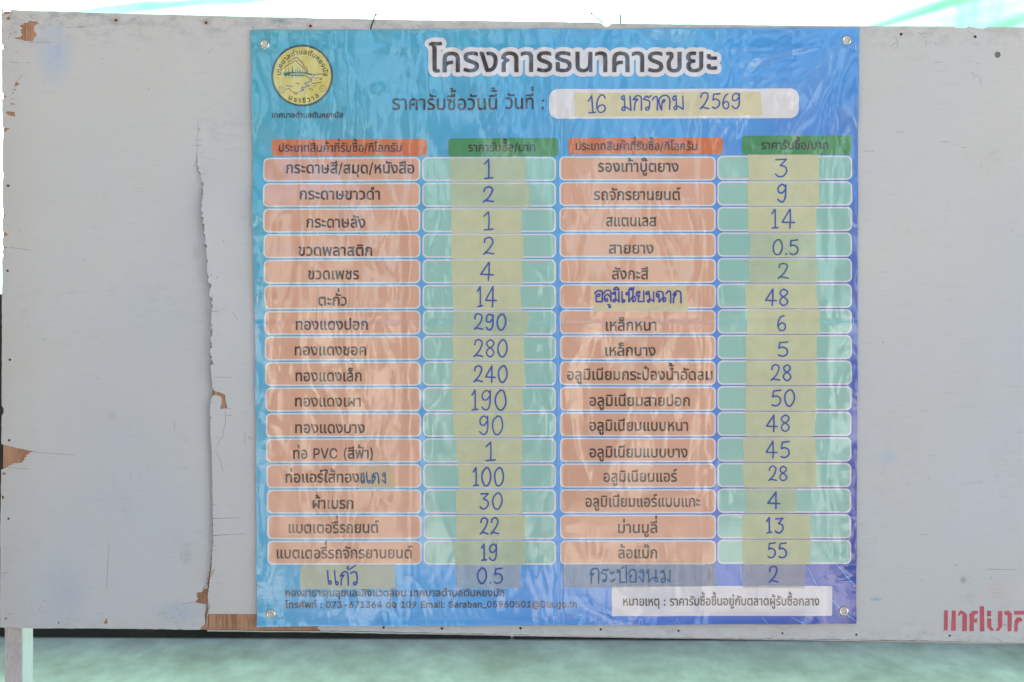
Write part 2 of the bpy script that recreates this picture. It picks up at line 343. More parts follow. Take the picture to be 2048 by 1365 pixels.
_gx = np.arange(480, 1741, 2.0); _gy = np.arange(36, 1277, 2.0); _GX, _GY = np.meshgrid(_gx, _gy)
HM = Hv_raw(_GX, _GY)
HM[1:-1, 1:-1] = .5 * HM[1:-1, 1:-1] + .125 * (HM[:-2, 1:-1] + HM[2:, 1:-1] + HM[1:-1, :-2] + HM[1:-1, 2:])
def Hv(x, y):
    fx = np.clip((np.asarray(x, float) - 480) / 2, 0, len(_gx) - 1.001); fy = np.clip((np.asarray(y, float) - 36) / 2, 0, len(_gy) - 1.001)
    i = fx.astype(int); j = fy.astype(int); u = fx - i; v = fy - j
    return (HM[j, i] * (1 - u) + HM[j, i + 1] * u) * (1 - v) + (HM[j + 1, i] * (1 - u) + HM[j + 1, i + 1] * u) * v
def wpt(x, y, h): return np.stack([(x - 1024) / 1000, -h, CZ + (682.5 - y) / 1000], -1)

# ------------------------------------------------------------------ object helpers
def link(name, me, parent=None):
    o = bpy.data.objects.new(name, me); col.objects.link(o)
    if parent: o.parent = parent
    return o
def thing(name, label, cat, loc=(0, 0, 0), group=None):
    o = bpy.data.objects.new(name, None); o.empty_display_size = .05; col.objects.link(o); o.location = loc
    tag(o, label, cat, group); return o
def tag(o, label=None, cat=None, group=None, kind=None):
    for k, v in (('label', label), ('category', cat), ('group', group), ('kind', kind)):
        if v: o[k] = v
    return o
def origin_of(parent):
    o = Vector((0, 0, 0))
    while parent: o = o + parent.location; parent = parent.parent
    return np.array(o)
def mesh_obj(name, V, F, mats, parent=None, mi=None, normals=None, smooth=False):
    V = np.asarray(V, float)
    me = bpy.data.meshes.new(name)
    me.from_pydata((V - origin_of(parent)).tolist(), [], [tuple(int(i) for i in f) for f in F])
    for m in (mats if isinstance(mats, (list, tuple)) else [mats]): me.materials.append(m)
    if mi is not None: me.polygons.foreach_set('material_index', mi)
    if smooth or normals is not None: me.polygons.foreach_set('use_smooth', [True] * len(me.polygons))
    if normals is not None: me.normals_split_custom_set_from_vertices(normals.tolist())
    return link(name, me, parent)
def nrm(H, x, y, e=2.0):
    gx = (H(x + e, y) - H(x - e, y)) / (2 * e) * 1000; gy = (H(x, y + e) - H(x, y - e)) / (2 * e) * 1000
    n = np.stack([-gx, -np.ones_like(gx), gy], -1)
    return n / np.linalg.norm(n, axis=1, keepdims=True)

def inside(P, contours, rule='nz'):
    w_ = np.zeros(len(P), int)
    for c in contours:
        c = np.asarray(c, float); a = c; b_ = np.roll(c, -1, 0)
        for s in range(0, len(P), 4000):
            p = P[s:s + 4000]
            y = p[:, 1][:, None]; x = p[:, 0][:, None]
            up = (a[None, :, 1] <= y) & (b_[None, :, 1] > y); dn = (a[None, :, 1] > y) & (b_[None, :, 1] <= y)
            cr = (b_[None, :, 0] - a[None, :, 0]) * (y - a[None, :, 1]) - (x - a[None, :, 0]) * (b_[None, :, 1] - a[None, :, 1])
            w_[s:s + 4000] += (up & (cr > 0)).sum(1) - (dn & (cr < 0)).sum(1)
    return (w_ != 0) if rule == 'nz' else (w_ % 2 != 0)
def cdt(contours, steiner=None, rule='nz'):
    V, E = [], []
    for c in contours:
        n0 = len(V); V += [Vector((float(p[0]), float(p[1]))) for p in c]; k = len(c)
        E += [(n0 + i, n0 + (i + 1) % k) for i in range(k)]
    if steiner is not None: V += [Vector((float(p[0]), float(p[1]))) for p in steiner]
    vo, eo, fo, *_ = delaunay_2d_cdt(V, E, [], 0, 1e-4)
    P = np.array([(v.x, v.y) for v in vo]); F = np.array([f for f in fo if len(f) == 3])
    cen = P[F].mean(1); return clean(P, F[inside(cen, contours, rule)])
def clean(P, F):
    used, inv = np.unique(F, return_inverse=True)
    return P[used], inv.reshape(F.shape)
def union(polys):
    V, Fc = [], []
    for p in polys:
        p = np.asarray(p, float)
        a = (p[:, 0] * np.roll(p[:, 1], -1) - np.roll(p[:, 0], -1) * p[:, 1]).sum()
        if abs(a) < 1e-6: continue
        if a < 0: p = p[::-1]
        n0 = len(V); V += [Vector((float(q[0]), float(q[1]))) for q in p]; Fc.append(list(range(n0, n0 + len(p))))
    vo, eo, fo, _, _, of = delaunay_2d_cdt(V, [], Fc, 0, 1e-4)
    P = np.array([(v.x, v.y) for v in vo]); F = np.array([f for f, src in zip(fo, of) if len(f) == 3 and len(src)])
    C = P[F].mean(1); ok = np.zeros(len(C), bool)
    for fc in Fc:
        q = np.array([V[i] for i in fc]); r_ = np.roll(q, -1, 0) - q; lo, hi = q.min(0), q.max(0)
        ix = np.nonzero(~ok & (C[:, 0] >= lo[0]) & (C[:, 0] <= hi[0]) & (C[:, 1] >= lo[1]) & (C[:, 1] <= hi[1]))[0]
        if len(ix):
            d = C[ix][:, None] - q[None]; ok[ix] = ((r_[None, :, 0] * d[..., 1] - r_[None, :, 1] * d[..., 0]) >= -1e-3).all(1)
    return clean(P, F[ok])
def orient(P, F):   # drawing y is down: faces must wind so that they look at the viewer (-Y)
    F = F.copy(); a = P[F[:, 0]]; b_ = P[F[:, 1]]; c = P[F[:, 2]]
    s = (b_[:, 0] - a[:, 0]) * (c[:, 1] - a[:, 1]) - (c[:, 0] - a[:, 0]) * (b_[:, 1] - a[:, 1])
    F[s > 0] = F[s > 0][:, ::-1]; return F
def decal(name, P, F, mat, parent, off, H=None, kind=None):
    H = H or Hv; x, y = P[:, 0], P[:, 1]
    o = mesh_obj(name, wpt(x, y, H(x, y) + off), orient(P, F), mat, parent, normals=nrm(H, x, y))
    if kind: o['kind'] = kind
    return o
def disc(cx, cy, r, n=10, ph=0): return [(cx + r * math.cos(ph + 2 * math.pi * i / n), cy + r * math.sin(ph + 2 * math.pi * i / n)) for i in range(n)]
def ribbon(pts, wd, closed=False):
    out = []
    n = len(pts)
    for i in range(n if closed else n - 1):
        (x0, y0), (x1, y1) = pts[i], pts[(i + 1) % n]; L = math.hypot(x1 - x0, y1 - y0)
        if L < 1e-6: continue
        nx, ny = -(y1 - y0) / L * wd / 2, (x1 - x0) / L * wd / 2
        out.append([(x0 + nx, y0 + ny), (x1 + nx, y1 + ny), (x1 - nx, y1 - ny), (x0 - nx, y0 - ny)])
    for i, (x, y) in enumerate(pts): out.append(disc(x, y, wd / 2 * 1.0001, 9, i * .37))
    return out
def smooth(pts, k=4):
    if len(pts) < 3: return pts
    P = [np.array(p, float) for p in pts]; P = [2 * P[0] - P[1]] + P + [2 * P[-1] - P[-2]]; out = []
    for i in range(1, len(P) - 2):
        p0, p1, p2, p3 = P[i - 1:i + 3]
        for j in range(k):
            t = j / k
            out.append(tuple(.5 * ((2 * p1) + (-p0 + p2) * t + (2 * p0 - 5 * p1 + 4 * p2 - p3) * t * t + (-p0 + 3 * p1 - 3 * p2 + p3) * t ** 3)))
    out.append(tuple(P[-2])); return out

# ------------------------------------------------------------------ lettering
G = {
'(': (273, ':6;R:9<1:B<n:O=O:b>.:w>d;4?6;p?6;W>Z;B=|;1=A;$<c:x<+:u;R:x;$;#:P;/9{;?9G;T8l;p81;481:i8}:L9o:<:a'),
')': (273, '9]819x8m:39I:C9}:N:Q:U;%:W;R:T<+:M<c:@=A:/=|9v>Z9]?6:>?6:V>d:l>.:}=O;0<m;8<1;;;R;5:`;$9m:d8|:>81'),
'-': (453, '<{;x<{;?:O;?:O;x'),
'.': (188, ':<93:+969w9@9m9O9j9a9m9s9w:&:+:0:<:4:N:0:^:&:h9s:k9a:h9O:^9@:N96'),
'/': (249, ';o?0:$8E9E8E;5?0'),
'0': (453, ";g90;198:`9O:<9v9}:N9m;59h<'9m<t9}=Z:<>4:`>Y;1>r;g>z<@>r<m>Y=5>4=O=Z=`<t=e<'=`;5=O:N=69v<m9O<@98!;g9j<.9p<K:'<c:D<t:n=#;E='<'=#<d<t=<<c=e<K>(<.>:;g>A;C>:;&>(:j=e:X=<:N<d:J<':N;E:X:n:j:D;&:';C9p"),
'1': (453, ':)97:)9o=V9o=V97!<=>s<=97;W97;W>5;T>5:3=5:3={;I>s'),
'2': (453, '9x979x9g;n;i<C<C<T<Z<a<q<h=+<j=B<g=]<^=s<N>)<:>6<#>>;d>A;G>>;/>4:w>&:i=m:`=U:]=99z=9:$=e:3>/:L>N:m>f;9>u;e>z<5>u<[>g<{>O=8>2=G=k=L=C=I=(=B<h=4<K<z<,<4;7:w9t:w9q=T9q=T97'),
'3': (453, ";^90;094:c9A:?9U:#9q9l:89d:b:J:b:P:H:[:4:n:$;(9s;B9l;_9j;|9m<<9u<R:'<e::<o:Q<s:o<p;/<f;G<T;]<<;n;v;x;L;|:{;|:{<T<I>5<I>9:#>9:#>s=C>s=C>B;V<?;V<J<1<I<^<=='<&=B;b=R;==X:o=R:D=A9z='9[<_9C<395"),
'4': (453, '9`:F9`:|;{>s<a>s:J;):J;&=m;&=m:F!<C97<C:V<C:p<C<h=&<h=&97'),
'5': (453, ';a90;595:j9B:I9W:09t9z::9t:`:W:`:]:I:h:6:x:&;09t;G9l;a9j<#9m<=9x<S:/<d:E<n:a<r;%<n;D<d;a<R;x<<</;|<:;^<>;C<<;*<5:o<+:^;z9{<&:=>s==>s==>9:u>9:d<V:f<V:y<e;5<o;N<u;i<x<0<t<O<k<k<[=(<F=;<-=J;k=S;J=V;&=P:R=@:)=&9a<_9F<596'),
'6': (453, ";f90;996:l9F:J9`:1:'9}:P9x;%9|;J:-;s:C<F:g=#<%>s<l>s:u<.:o<.:x<<;(<I;6<T;G<];Y<b;o<d<?<_<f<P=)<8=A;t=O;L=T:{=O:M=?:&=&9_<`9E<895!;f9h<'9l<@9w<T:,<d:B<n:^<q:{<n;><d;X<T;o<@<$<'</;f<2;I</;1<%:w;o:h;Y:^;?:Z:|:^:^:h:C:w:,;19w;I9l"),
'7': (453, ':>97<m>5<m>99v>99v>s=V>s=V>6;(97'),
'8': (453, ";f90;595:f9B:B9X:'9v9q:=9l:e9o;)9y;F:.;`:B;u:Z<):w<2:w<4:T<C::<^:)=%:#=K:(=q:7>7:O>R:p>h;;>u;f>z<6>u<[>h<{>R=8>7=H=q=M=K=G=%=6<^<w<C<U<4<U<2<q<)=.;u=C;`=R;F=];)=a:e=Z:==I9v=/9X<g9B<<95!;f9i<+9l<F9t<]:'<m:8<w:N<{:i<w;(<l;@<Z;S<D;c<);l;f;o;G;l;,;c:q;S:`;@:T;(:P:i:T:N:_:8:o:';*9t;F9l!;f<K<%<M<;<U<N<c<]<t<f=.<i=G<f=_<^=t<O>*<<>6<%>>;f>A;K>>;4>6:}>*:o=t:f=_:c=G:f=.:o<t:}<c;5<U;L<M"),
'9': (453, ";f>z<8>t<`>d=&>I=?>'=O=X=T=*=P<_=D<7=-;d<e;+;K97:`97<V;|<];|<T;n<H;a<:;U<*;M;r;G;^;F;2;J:g;Y:G;q:0<69|<]9x=/9}=]:2>):K>J:m>d;9>t!;f>A;J>>;1>3:x=}:h=g:_=L:Z=/:_<l:h<P:x<;;1<*;J;{;f;w<';{<@<*<T<:<d<P<n<k<q=-<n=L<d=g<T=}<@>3<'>>"),
':': (188, ':<93:+969w9@9m9O9j9a9m9s9w:&:+:0:<:4:N:0:^:&:h9s:k9a:h9O:^9@:N96!:<<8:+<;9w<E9m<T9j<f9m<x9w=,:+=6:<=9:N=6:^=,:h<x:k<f:h<T:^<E:N<;'),
'@': (676, "=27e<E7j;a7z;*89:W8]:49/9u9f9e:J9`;69f;|9u<_:4=::X=h;*>1;`>K<B>[=,>b=o>[>M>J?%>/?M=g?n==@*<i@8<5@<;Z@8:l@2:H@(:)?s9i?_9S?B9F>{9B>Q9H>>9O>.9[=}9j=w9|=t9|=h9h=S9U=89H<p9D<F9I<$9Z;d9v;O:=;C:g;?;9;D;f;R<2;h<R<*<l<L<|<t=&=7=#=P<u=d<i=p<[=s<[=s<y>O<y>O:K>Q:8>Z:'>i9w>|9s?79w?H:)?S:>?[:]?`;)?a;Z?]<,?R<V??<}?&=D>`=b>7=x=b>+=*>/<M>+;v=x;J=b;'=C:e<x:P<J:C;p:?;5:C:T:P9z:e9L;(9&;L8d;z8M<S8@=48<=l8A>?8L>_8V>n8&>E7t=k7i!<s9y=69|=M:+=`:<=l:S=s:r=v;<=s;a=k;}=_<6=L<C=5<J<u<M<Z<I<D<><2<-<%;s;x;X;v;<;x:x<$:Z</:B<@:.<V9}"),
'C': (510, "<490;P98:t9P:E9w:#:P9h;69`<'9h<s:#=X:E>2:t>Y;P>r<4>z<Z>w=#>n=D>`=b>L={>4>5=r>D=P>N=+=h=+=a=D=T=Z=F=m=4=|<{>-<e>6<M>;<4>=;c>7;;>%:t=c:Z=;:J<d:D<':J;E:Z:o:u:F;;:);c9s<49m<M9o<e9t<{9}=4:.=F:==T:O=a:f=h;#>N;#>D:Y>5:8=|9v=b9^=D9J=$9<<Z93"),
'D': (502, ';_97:=97:=9q;Z9q<99w<h:.=1:K=J:s=Y;I=_<(=Y<b=J=8=1=_<j=|<<>3;a>9::>9::>s;e>s<O>k=0>S=_>.>&=V><<s>C<(><;8>&:T=^9|=.9V<L9?!:Z>s:Z979t979t>s'),
'E': (419, '9t979t>s=C>s=C>9:Z>9:Z<G=2<G=2;i:Z;i:Z9q=F9q=F97'),
'P': (445, "9t979t>s;o>s<J>m<v>]==>C=U>#=d=V=i=+=d<Y=U<2==;m<v;R<J;B;o;=:J;=:J;v;m;v<6;z<R<)<h<9<w<O=%<i='=+=%=G<w=b<h=w<R>,<5>6;l>9:Z>9:Z97"),
'S': (447, ";d9.;/93:^9@:89V9x9t9f:=9^:g:E:g:K:K:X:5:l:$;)9s;E9l;d9i<*9l<G9t<a:'<s:9=$:O=):i=%;$<v;6<f;D<Q;P;y;b;;;s:^<-:3<J9t<p9l=C9r=m:(>5:C>Q:h>h;7>u;g>z<<>u<f>h=.>Q=H>6=Y=o=a=I<{=I<p=l<W>*<4>:;e>@;E>=;*>5:o>(:_=r:S=^:P=G:T=/:a<x:r<i;,<^;W<N<1<@<b<1<z<%=6;r=J;`=Z;I=e;.=h:i=c:@=Q9x=79Y<m9B<?93"),
'V': (480, ';O979G>s:1>s;C;Q;Z:g;|9V;o9V<4:h<K;Q=Z>s>D>s<?97'),
'_': (319, '<i97<i8Y978Y9797'),
'a': (389, ";#9.:[92:;9<9|9M9h9e9Z:&9U:I9Y:h9c;$9r;6:+;D:A;N:Z;V;5;`;n;g<%;j<2;o<:;w<=<(<=<*<:<@<4<R<)<a;t<l;`<s;G<u;.<s:s<l:b<c:S<V:H<I:A<;9a<L9q<l:,=):E=;:c=F;&=M;E=O;s=J<0=C<G=7<[=&<l<j<w<K<{<$<{97<>97<>9l<99l<%9P;p9C;Z98;A91!;-9e;M9i;h9s;|:'<0::<9:P<=:h<=;A<,;9;k;3;K;.;2;+:d:}:R:t:D:i:<:Y:9:F:;:4:C:%:O9u:`9l:s9g"),
'b': (424, ';i9/;I92;/9;:w9H:h9V:S9s:M9s:M979m979m>s:O>s:O<i:S<i:g=):v=7;.=D;H=L;i=O<;=I<c=8=(<v=A<N=P;y=U;@=P:c=A:1=)9e<c9G<;95!;`9g<&9k<@9z<V:5<f:R<o:u<r;@<o;g<f<.<V<K<A<a<&<o;`<t;?<o;$<b:j<L:Z<0:Q;i:N;@:Q:t:Z:P:j:3;%9y;?9k'),
'g': (425, ';R7T;+7W:d7`:F7m:/8#9x869k8L:B8i:W8O:f8C:x89;582;R80;}85<C8F<Y8c<a91<a9|<[9|<H9a<99S<%9G;g9?;F9<:v9A:N9R:-9m9o:79_:f9Y;B9_;z9o<N:-<v:M=8:v=I;G=O;h=M<&=D<:=7<I=)<^<i<c<i<c=J=C=J=C9.=>8[=-87<n7w<L7d<$7X!;P9s;q9w<1:(<F:<<U:V<_:x<b;D<_;k<U<1<F<L<1<b;q<o;P<t;/<o:o<b:Y<K:J</:@;i:=;D:@:y:J:X:Y:=:o:);/9w'),
'h': (410, ':O;g:O979m979m>s:O>s:O<H:C<H:Y<v:v=9;>=J;g=O<1=K<P=@<k=,=$<k=0<F=4;t=497<Q97<Q;o<K<<<:<Y;z<m;U<s;;<p;$<g:k<X:[<D:R<*'),
'i': (167, "9m979m=J:O=J:O97!:1>09{>39n><9d>I9a>X9d>i9n>v9{?$:1?':A?$:O>v:X>i:[>X:X>I:O><:A>3"),
'l': (189, ":i95:B9::'9K9r9g9m:19m>s:O>s:O:@:P:*:U9v:`9n:p9l;#9m;-9n;89:;%96"),
'm': (610, "9m979m=J:M=J:M<P:I<P:S<m:b=):u=:;/=G;F=O;_=Q<*=K<H=8<_<u<k<P<b<P<l<k<{=&=4=8=L=F=g=N>*=Q>I=N>g=C?%=1?8<r?D<Q?H<(?H97>f97>f<'>`<J>N<c>4<p=s<t=Z<r=E<j=5<]=(<K<|<7<y;{<y97<;97<;<-<6<I<&<a;i<p;J<t;5<r:|<j:j<]:[<J:R<3:O;r:O97"),
'n': (410, ':O;g:O979m979m=J:M=J:M<H:C<H:Y<v:v=9;>=J;g=O<1=K<P=@<k=,=$<k=0<F=4;t=497<Q97<Q;o<K<<<:<Y;z<m;U<s;;<p;$<g:k<X:[<D:R<*'),
'o': (415, ';R9/:}95:R9G:/9f9p:29`:c9Y;>9`;w9p<L:/<t:R=7:}=I;R=O<)=I<T=7<w<t=6<L=G;w=L;>=G:c=6:2<w9f<T9G<)95!;R9f;v9k<79z<M:6<]:R<f:u<i;><f;d<]<+<M<H<7<`;v<o;R<t;0<o:o<`:Y<H:I<+:@;d:=;>:@:u:I:R:Y:6:o9z;09k'),
'r': (259, '9m979m=J:M=J:M<k:P<k:`=*:v=>;8=K;X=P;i=O;w=O;w<l;j<n;R<p;9<m:}<e:j<V:[<E:R</:O;q:O97'),
't': (227, ';O=J;O<q9=<q9==J!9y>L:[>L:[:?:^:):f9u:t9m;-9j;<9k;M9n;X99;C94;+93:Z99:99L:%9l9y::'),
'ก': (416, "9m979m:b9r;,:%;F:;;W:V;c:W;e9f<'9f<>9j<Y9x<t:4=0:S=B:{=N;M=R;w=O<A=D<c=3<|<u=1<S=7<)=797<S97<S<#<L<J<7<f;s<u;L<z;&<u:d<h:P<S:J<:;;;p;5;M:x;I:c;=:T;':O:b:O97"),
'ข': (379, ";A90:b98:69P9v9x9m:T9m;%9p;D9w;[:1<$:E<@:L<M:N<]:L<j:G<r:?<w:4<x:#<u9k<o9]=@9k=G9|=L:B=O:Y=M:l=F:y=<;'=.;-<x;.<d;,<L;&<9:l;s:X;Q:R;?:P;':P:X:S:<:[:':h9t:w9j;.9e;A9d;a9h;w9t<*:.<.:K<.=K<m=K<m:H<e9s<K9N;|98"),
'ค': (426, "9p979p;w9t<G:&<k:;=-:Y=A;&=N;X=R<0=N<X=A<w=-=0<k==<G=A;w=A97<^97<^;w<W<D<E<b<'<t;W<z;.<t:l<b:Y<D:S;w:S;):U;(:g;?:{;L;;;R;`;T;w;T;w:};`:};::z:z:q:g:c:[:Q:U:=:S:':S97"),
'ง': (372, ":T9797=K9v=K;(9m;09m;A9o;Q9u;a:$;m:/<$:I<1:j<8;1<:;T<4<-;{<T;[<n;2<v:|<u:n<q:^=H:z=M;6=N;W=L;u=D<3=8<I='<_<g<n<F<v;|<y;R<u:z<h:L<U:&<>9d<'9Q;g9C;E9::w97"),
'จ': (369, ':C97:C;,9i;,9i;^;$;^;$9j;-9j;J9m;b9x;t:/<&:J<.:o<1;B<.;r<%<<;q<W;Z<k;=<v:q<z:P<w:1<q9o<f9Q<U9Q=59j=@:.=J:R=P:y=R;V=L<)=;<I<y<`<R<l;|<q;B<m:e<`:5<J9j<+9N;Z9=;#97'),
'ช': (381, ";B90:b98:69P9v9x9m:T9m;%9p;D9w;[:1<$:E<@:L<M:N<]:L<j:G<r:?<w:4<x:#<u9k<o9]=@9k=G9|=L:B=O:Y=M:l=F:y=<;'=.;-<x;.<d;,<L;&<9:l;s:X;Q:R;?:P;':P:X:S:<:[:':h9t:w9j;.9e;B9d;a9h;w9t<*:.<.:K<.;R<+;j<#;{;n<*;W<-;T<-;T<U;W<U;p<X<%<c</<q<4=(<6=K<u=K<s=)<l<h<]<P<B<A<B<><S<8<_<.<f;}<j;o<m;S<m:H<e9s<K9N;|98"),
'ซ': (386, ";B90:d98:99P9z9y9q:U9q;'9t;K:$;g:C<7:V<M:]<W:`<b:^<c:K<Y:4<U9y<Z9f<g9Z<|9V=<9V=K:2=K:3=9:7=-:>=&:H=#:X=&:h=/:u=K;<=K;<=,;;<c;3<E:y<$:g;g:X;N:T;,:T:X:V:<:_:':k9s:z9j;09e;B9d;c9h;{9t<.:.<3:K<3;R<0;j<';{;r<*;[<-;X<-;X<U;[<U;u<X<*<c<3<q<8=(<:=K<y=K<w=)<o<h<`<R<F<C<F<@<]<5<j<$<p;i<r;L<r:H<i9s<N9N<#98"),
'ณ': (630, ":e90:Q92:>96:.9?9}9L9u9a9r9z9r:c9w;-:*;G:?;W:Z;c:[;e9f<'9f<>9j<[9x<v:3=2:Q=C:w=N;F=R;l=O<4=E<S=5<m<w<}<U=(<*=(:Y=,:5=;9x=Q9j=o9e>.9i>D9s>W:)>f:@>o:[>r:|>r=K?T=K?T97>}97>y9t>v9t>e9W>K9B>+94=b90=197<f9M<L9u<D:T<D<#<A<A<7<W<)<h;r<r;[<x;E<z;$<v:c<j:P<U:J<:;?;p;9;M:};J:h;>:Z;(:U:d:U:&:W9t:]9k:f9e:s9d;&9e;29h;;9::|92"),
'ด': (427, ';=90:f97:@9J:%9j9n:69e:f9b;>9e;u9n<F9|<i:5=):N=<:m=I;3=P;W=R<0=N<X=B<w=.=1<o=><M=B<&=B97<`97<`;|<Z<F<I<c<,<t;Y<z;;<w:{<n:e<]:S<A:H;u:D;>:F:r:L:O:W:2:i9w;&9i;G9d;Z9f;l9j;s99;X92'),
'ต': (441, ";B90:i97:B9K:'9k9p::9g:l9d;I9g<,9q<]:%=&:;=?:W=M:y=R;5=P;H=J;V=?;a=.;c=.;m=?;|=J<5=P<L=R<u=L=7=:=J<w=P<K=P97<m97<m<J<j<b<a<p<S<w<C<z<1<w<%<p;y<c;u<O;M<O;H<d;><q;2<w;$<z:g<r:T<X:J<.:F;H:H:w:N:P:X:2:j9w;(9i;I9d;a9f;s9i;y99;`92"),
'ถ': (417, ":e90:Q92:>96:.9?9}9L9u9a9r9z9r:c9w;-:*;G:?;W:Z;c:[;e9f<'9f<>9j<Y9x<t:4=0:S=B:{=N;M=R;x=O<C=D<d=3<}<u=3<S=8<)=897<U97<U<#<M<J<8<f;t<u;M<z;&<u:d<h:P<S:J<:;?;p;9;M:};J:h;A:Z;.:U:k:U:&:W9t:]9k:f9e:s9d;&9e;29h;;9::|92"),
'ท': (422, "9r979r=K:B=K:M<j:P<j:b=+:|=@;D=M;n=R<9=N<Z=D<u=2=-<s=9<Q==<'==97<Y97<Y<#<T<H<E<c<+<t;b<y;C<u;)<j:p<W:b<?:X<$:U;`:U97"),
'ธ': (377, ";@90:r92:N989p9I9p;3:O;3:O9p:o9g;A9c;o9h<'9p<69}<A:4<D:M<B:`<=:o<4:z<';(;^;7;+;F:?;`:';n9q;}9g<69d<O9h<l9s=(:+=::G=G:m=O;@=R;m=P<7=J<i=;<i<_<G<l;s<v;:<z:l<w:[<r:P<k:I<a:F<T:I<G:R<<:u<,;N;w<);g<A;]<V;O<i;?<w;+=$:m=':N=#:,<r9j<^9Q<@9?;s94"),
'น': (425, ';>90:s94:R9>:89P:%9k9t:19p:[9p=K:S=K:S:`:X:::i9{;(9j;K9e;w9m<=:)<Q:N<W;#<W=K=;=K=;97<c97<`9p<]9p<J9V<09B;i94'),
'บ': (419, ';T90:}94:U9A:99V9y:)9p:g9p=K:S=K:S:g:X:=:j9{;+9j;T9d<#9j<?9{<P:=<V:g<V=K=:=K=::g=1:)<q9V<S9A<,94'),
'ป': (420, ';T90:}94:U9A:99V9y:)9p:g9p=K:S=K:S:g:X:=:j9{;+9j;T9d<#9j<?9{<P:=<V:g<V>{=:>{=::g=1:)<q9V<S9A<,94'),
'ผ': (449, '9t979t<c9w<}:$=6:2=C:C=L:V=P:l=R;%=P;:=J;2<v;%<y:t<z:f<x:]<r:W<h:U<Y:U;H:U:v:R:=:U:=:p:q;+;=;P;|;w;|<A;=<U:w<e:Y<r:=<u:=<r:v<r;H<r=K=S=K=S97<x97;f;9;c;9:O97'),
'พ': (482, ':>979S=K:9=K:T;Z:[;&:d:4:f:4:r:k:};:;,;];Z=K<3=K<c;]<l;:<w:k=(:4=+:4=3;&=:;Z=U=K>;=K=P97<o97<.;R<$;w;w<M;t<M;n<*;g;j;`;R:{97'),
'ฟ': (473, ':;979S=K:9=K:Q;Z:T;?:Y:j:`:4:d:4:l:]:w;-;);];X=K<0=K<`;]<m;-<x:]=%:4=(:4=-:i=1;9=5;Z=]>{>?>{=M97<k97<+;R;};u;t<M;q<M;k<*;d;j;^;R:y97'),
'ภ': (418, "9u909]929D9:9K9f9V9d9c9b9m9d9s9i9w9q9x:#9x:e9|;/:-;H:@;X:[;c:[;e9f<'9f<>9k<Y9y<t:4=0:T=B:{=N;N=R;x=O<C=D<e=3=#<u=4<S=9<)=997<U97<U<#<N<J<9<f;t<u;M<z;'<u:e<h:Q<S:K<:;@;p;:;M;#;I:k;=:`;':[:b:[9y:V9U:H9?:394"),
'ม': (426, ';s90;I94;&9B:e9W:T9t:Q9t:M979v979v=K:X=K:X;#:[:^:f:A:t:);.9s;H9i;g9e</9j<I9{<X::<^:`<^=K=A=K=A:[==:1=19k<y9P<_9><>94'),
'ย': (412, ';M91:v94:N9?:19Q9x9i9m:+9i:M9l:j9s;&9};6:/;B:>;I:M;M:M;P:0;_9};k9q;z9j<39g<K9j<c9r<z:&=2:;=B:X=L;#=P;F=M;c=E;W<q;C<v;)<x:k<u:X<k:N<Z:K<F:N<1:W;|:f;r:w;k;D;g;Q;g;Q;9;D;9:{;5:a;*:R:q:M:R:O:?:U:-:a9z:q9n;.9g;M9d;n9g<+9n<<9z<G:/<M:C<O:[<O=K=3=K=3:`=/:3<}9k<i9Q<899'),
'ร': (338, ";&90:Y92:4989o9A9S9K9f:#:,9r:U9h;'9d;I9h;e9r;x:(<#:?;{:N;u:[;j:g;Y:q;+;):^;7:;;F9{;W9h;m9[<*9X<H9[<e9h<}9|=6:>=E:d=O;8=R;X=P;x=L<7=E<K=<<K<c<-<n;b<w;6<z:i<w:N<l:@<]:;<K:=<=:D<1:P<':c;x;A;b<$;G<=;7<P;#<]:e<a:E<^:)<R9j<?9R<#9@;W94"),
'ล': (396, '<@97<@<&<;<M<+<g;k<v;A<z:z<x:Y<q::<f9x<V9x=6:4=@:S=I:y=P;G=R;j=P<,=J<E=@<Y=2<j<{<u<d<|<I=#<*=#97!;#90:G979z9L9b9o9Y:C9_:g9m;*:);B:a;Z;W;g<L;l<L;8;a;3;$;+:X:x:D:c:=:D:B:):Q9r:j9g;.9c;D9e;W9i;a9:;C92'),
'ว': (341, ':b90:-969n9>9Q9J9f9{:-9k:B9f:[9d;.9n;Q:/;g:^;n;B;g<&;P<T;9<i:v<v:O<z9}<u9h<o9T<f9T=?9j=H:&=N:V=R;5=L;c=9<)<w<@<O<N;{<S;B<N:e<@:3<)9f;d9H;:96'),
'ศ': (436, "9p979p;w9t<G:&<k:;=-:Y=A;&=N;X=R;}=P<@=I<Y=<<m=)=(<t=6<]=><>=A;w=A97<^97<^;w<W<D<E<b<'<t;X<z;/<t:l<b:Y<D:S;w:S;):U;(:g;?:|;L;;;R;`;T;w;T;w:};`:};::z:z:q:g:c:[:Q:U:=:S:':S97!<m<q<I=6<[=;<l=D<x=R<|=e=_=e=[=P=S=>=G=/=8=$=&<v"),
'ษ': (444, ';Y90;&94:W9A:99W:%9u9t:>9p:k9p=K:S=K:S:j:Y:?:k9|;.9j;Y9d<+9j<I9|<Z:?<a:j<a=K=C=K=C:k=?:>=49u<z9W<]9A<394!<*:{;j:};U;(;G;2;>;?;8;M;7;];9;s;A<*;t;|;q;t;p;h;u;W;|;Q<,;O=q;O=q:{'),
'ส': (397, '<@97<@<&<;<M<+<g;k<v;A<z:z<x:Y<q::<f9x<V9x=6:4=@:S=I:y=P;G=R;j=P<+=J<B=><R=+<g<x<t<c<{<H=#<*=#97!;#90:G979z9L9b9o9Y:C9_:g9m;*:);B:a;Z;W;g<L;l<L;8;a;3;$;+:X:x:D:c:=:D:B:):Q9r:j9g;.9c;D9e;W9i;a9:;C92!<P<q<-=6<?=;<O=D<[=R<`=e=A=e=?=P=7=>=+=/<w=$<e<v'),
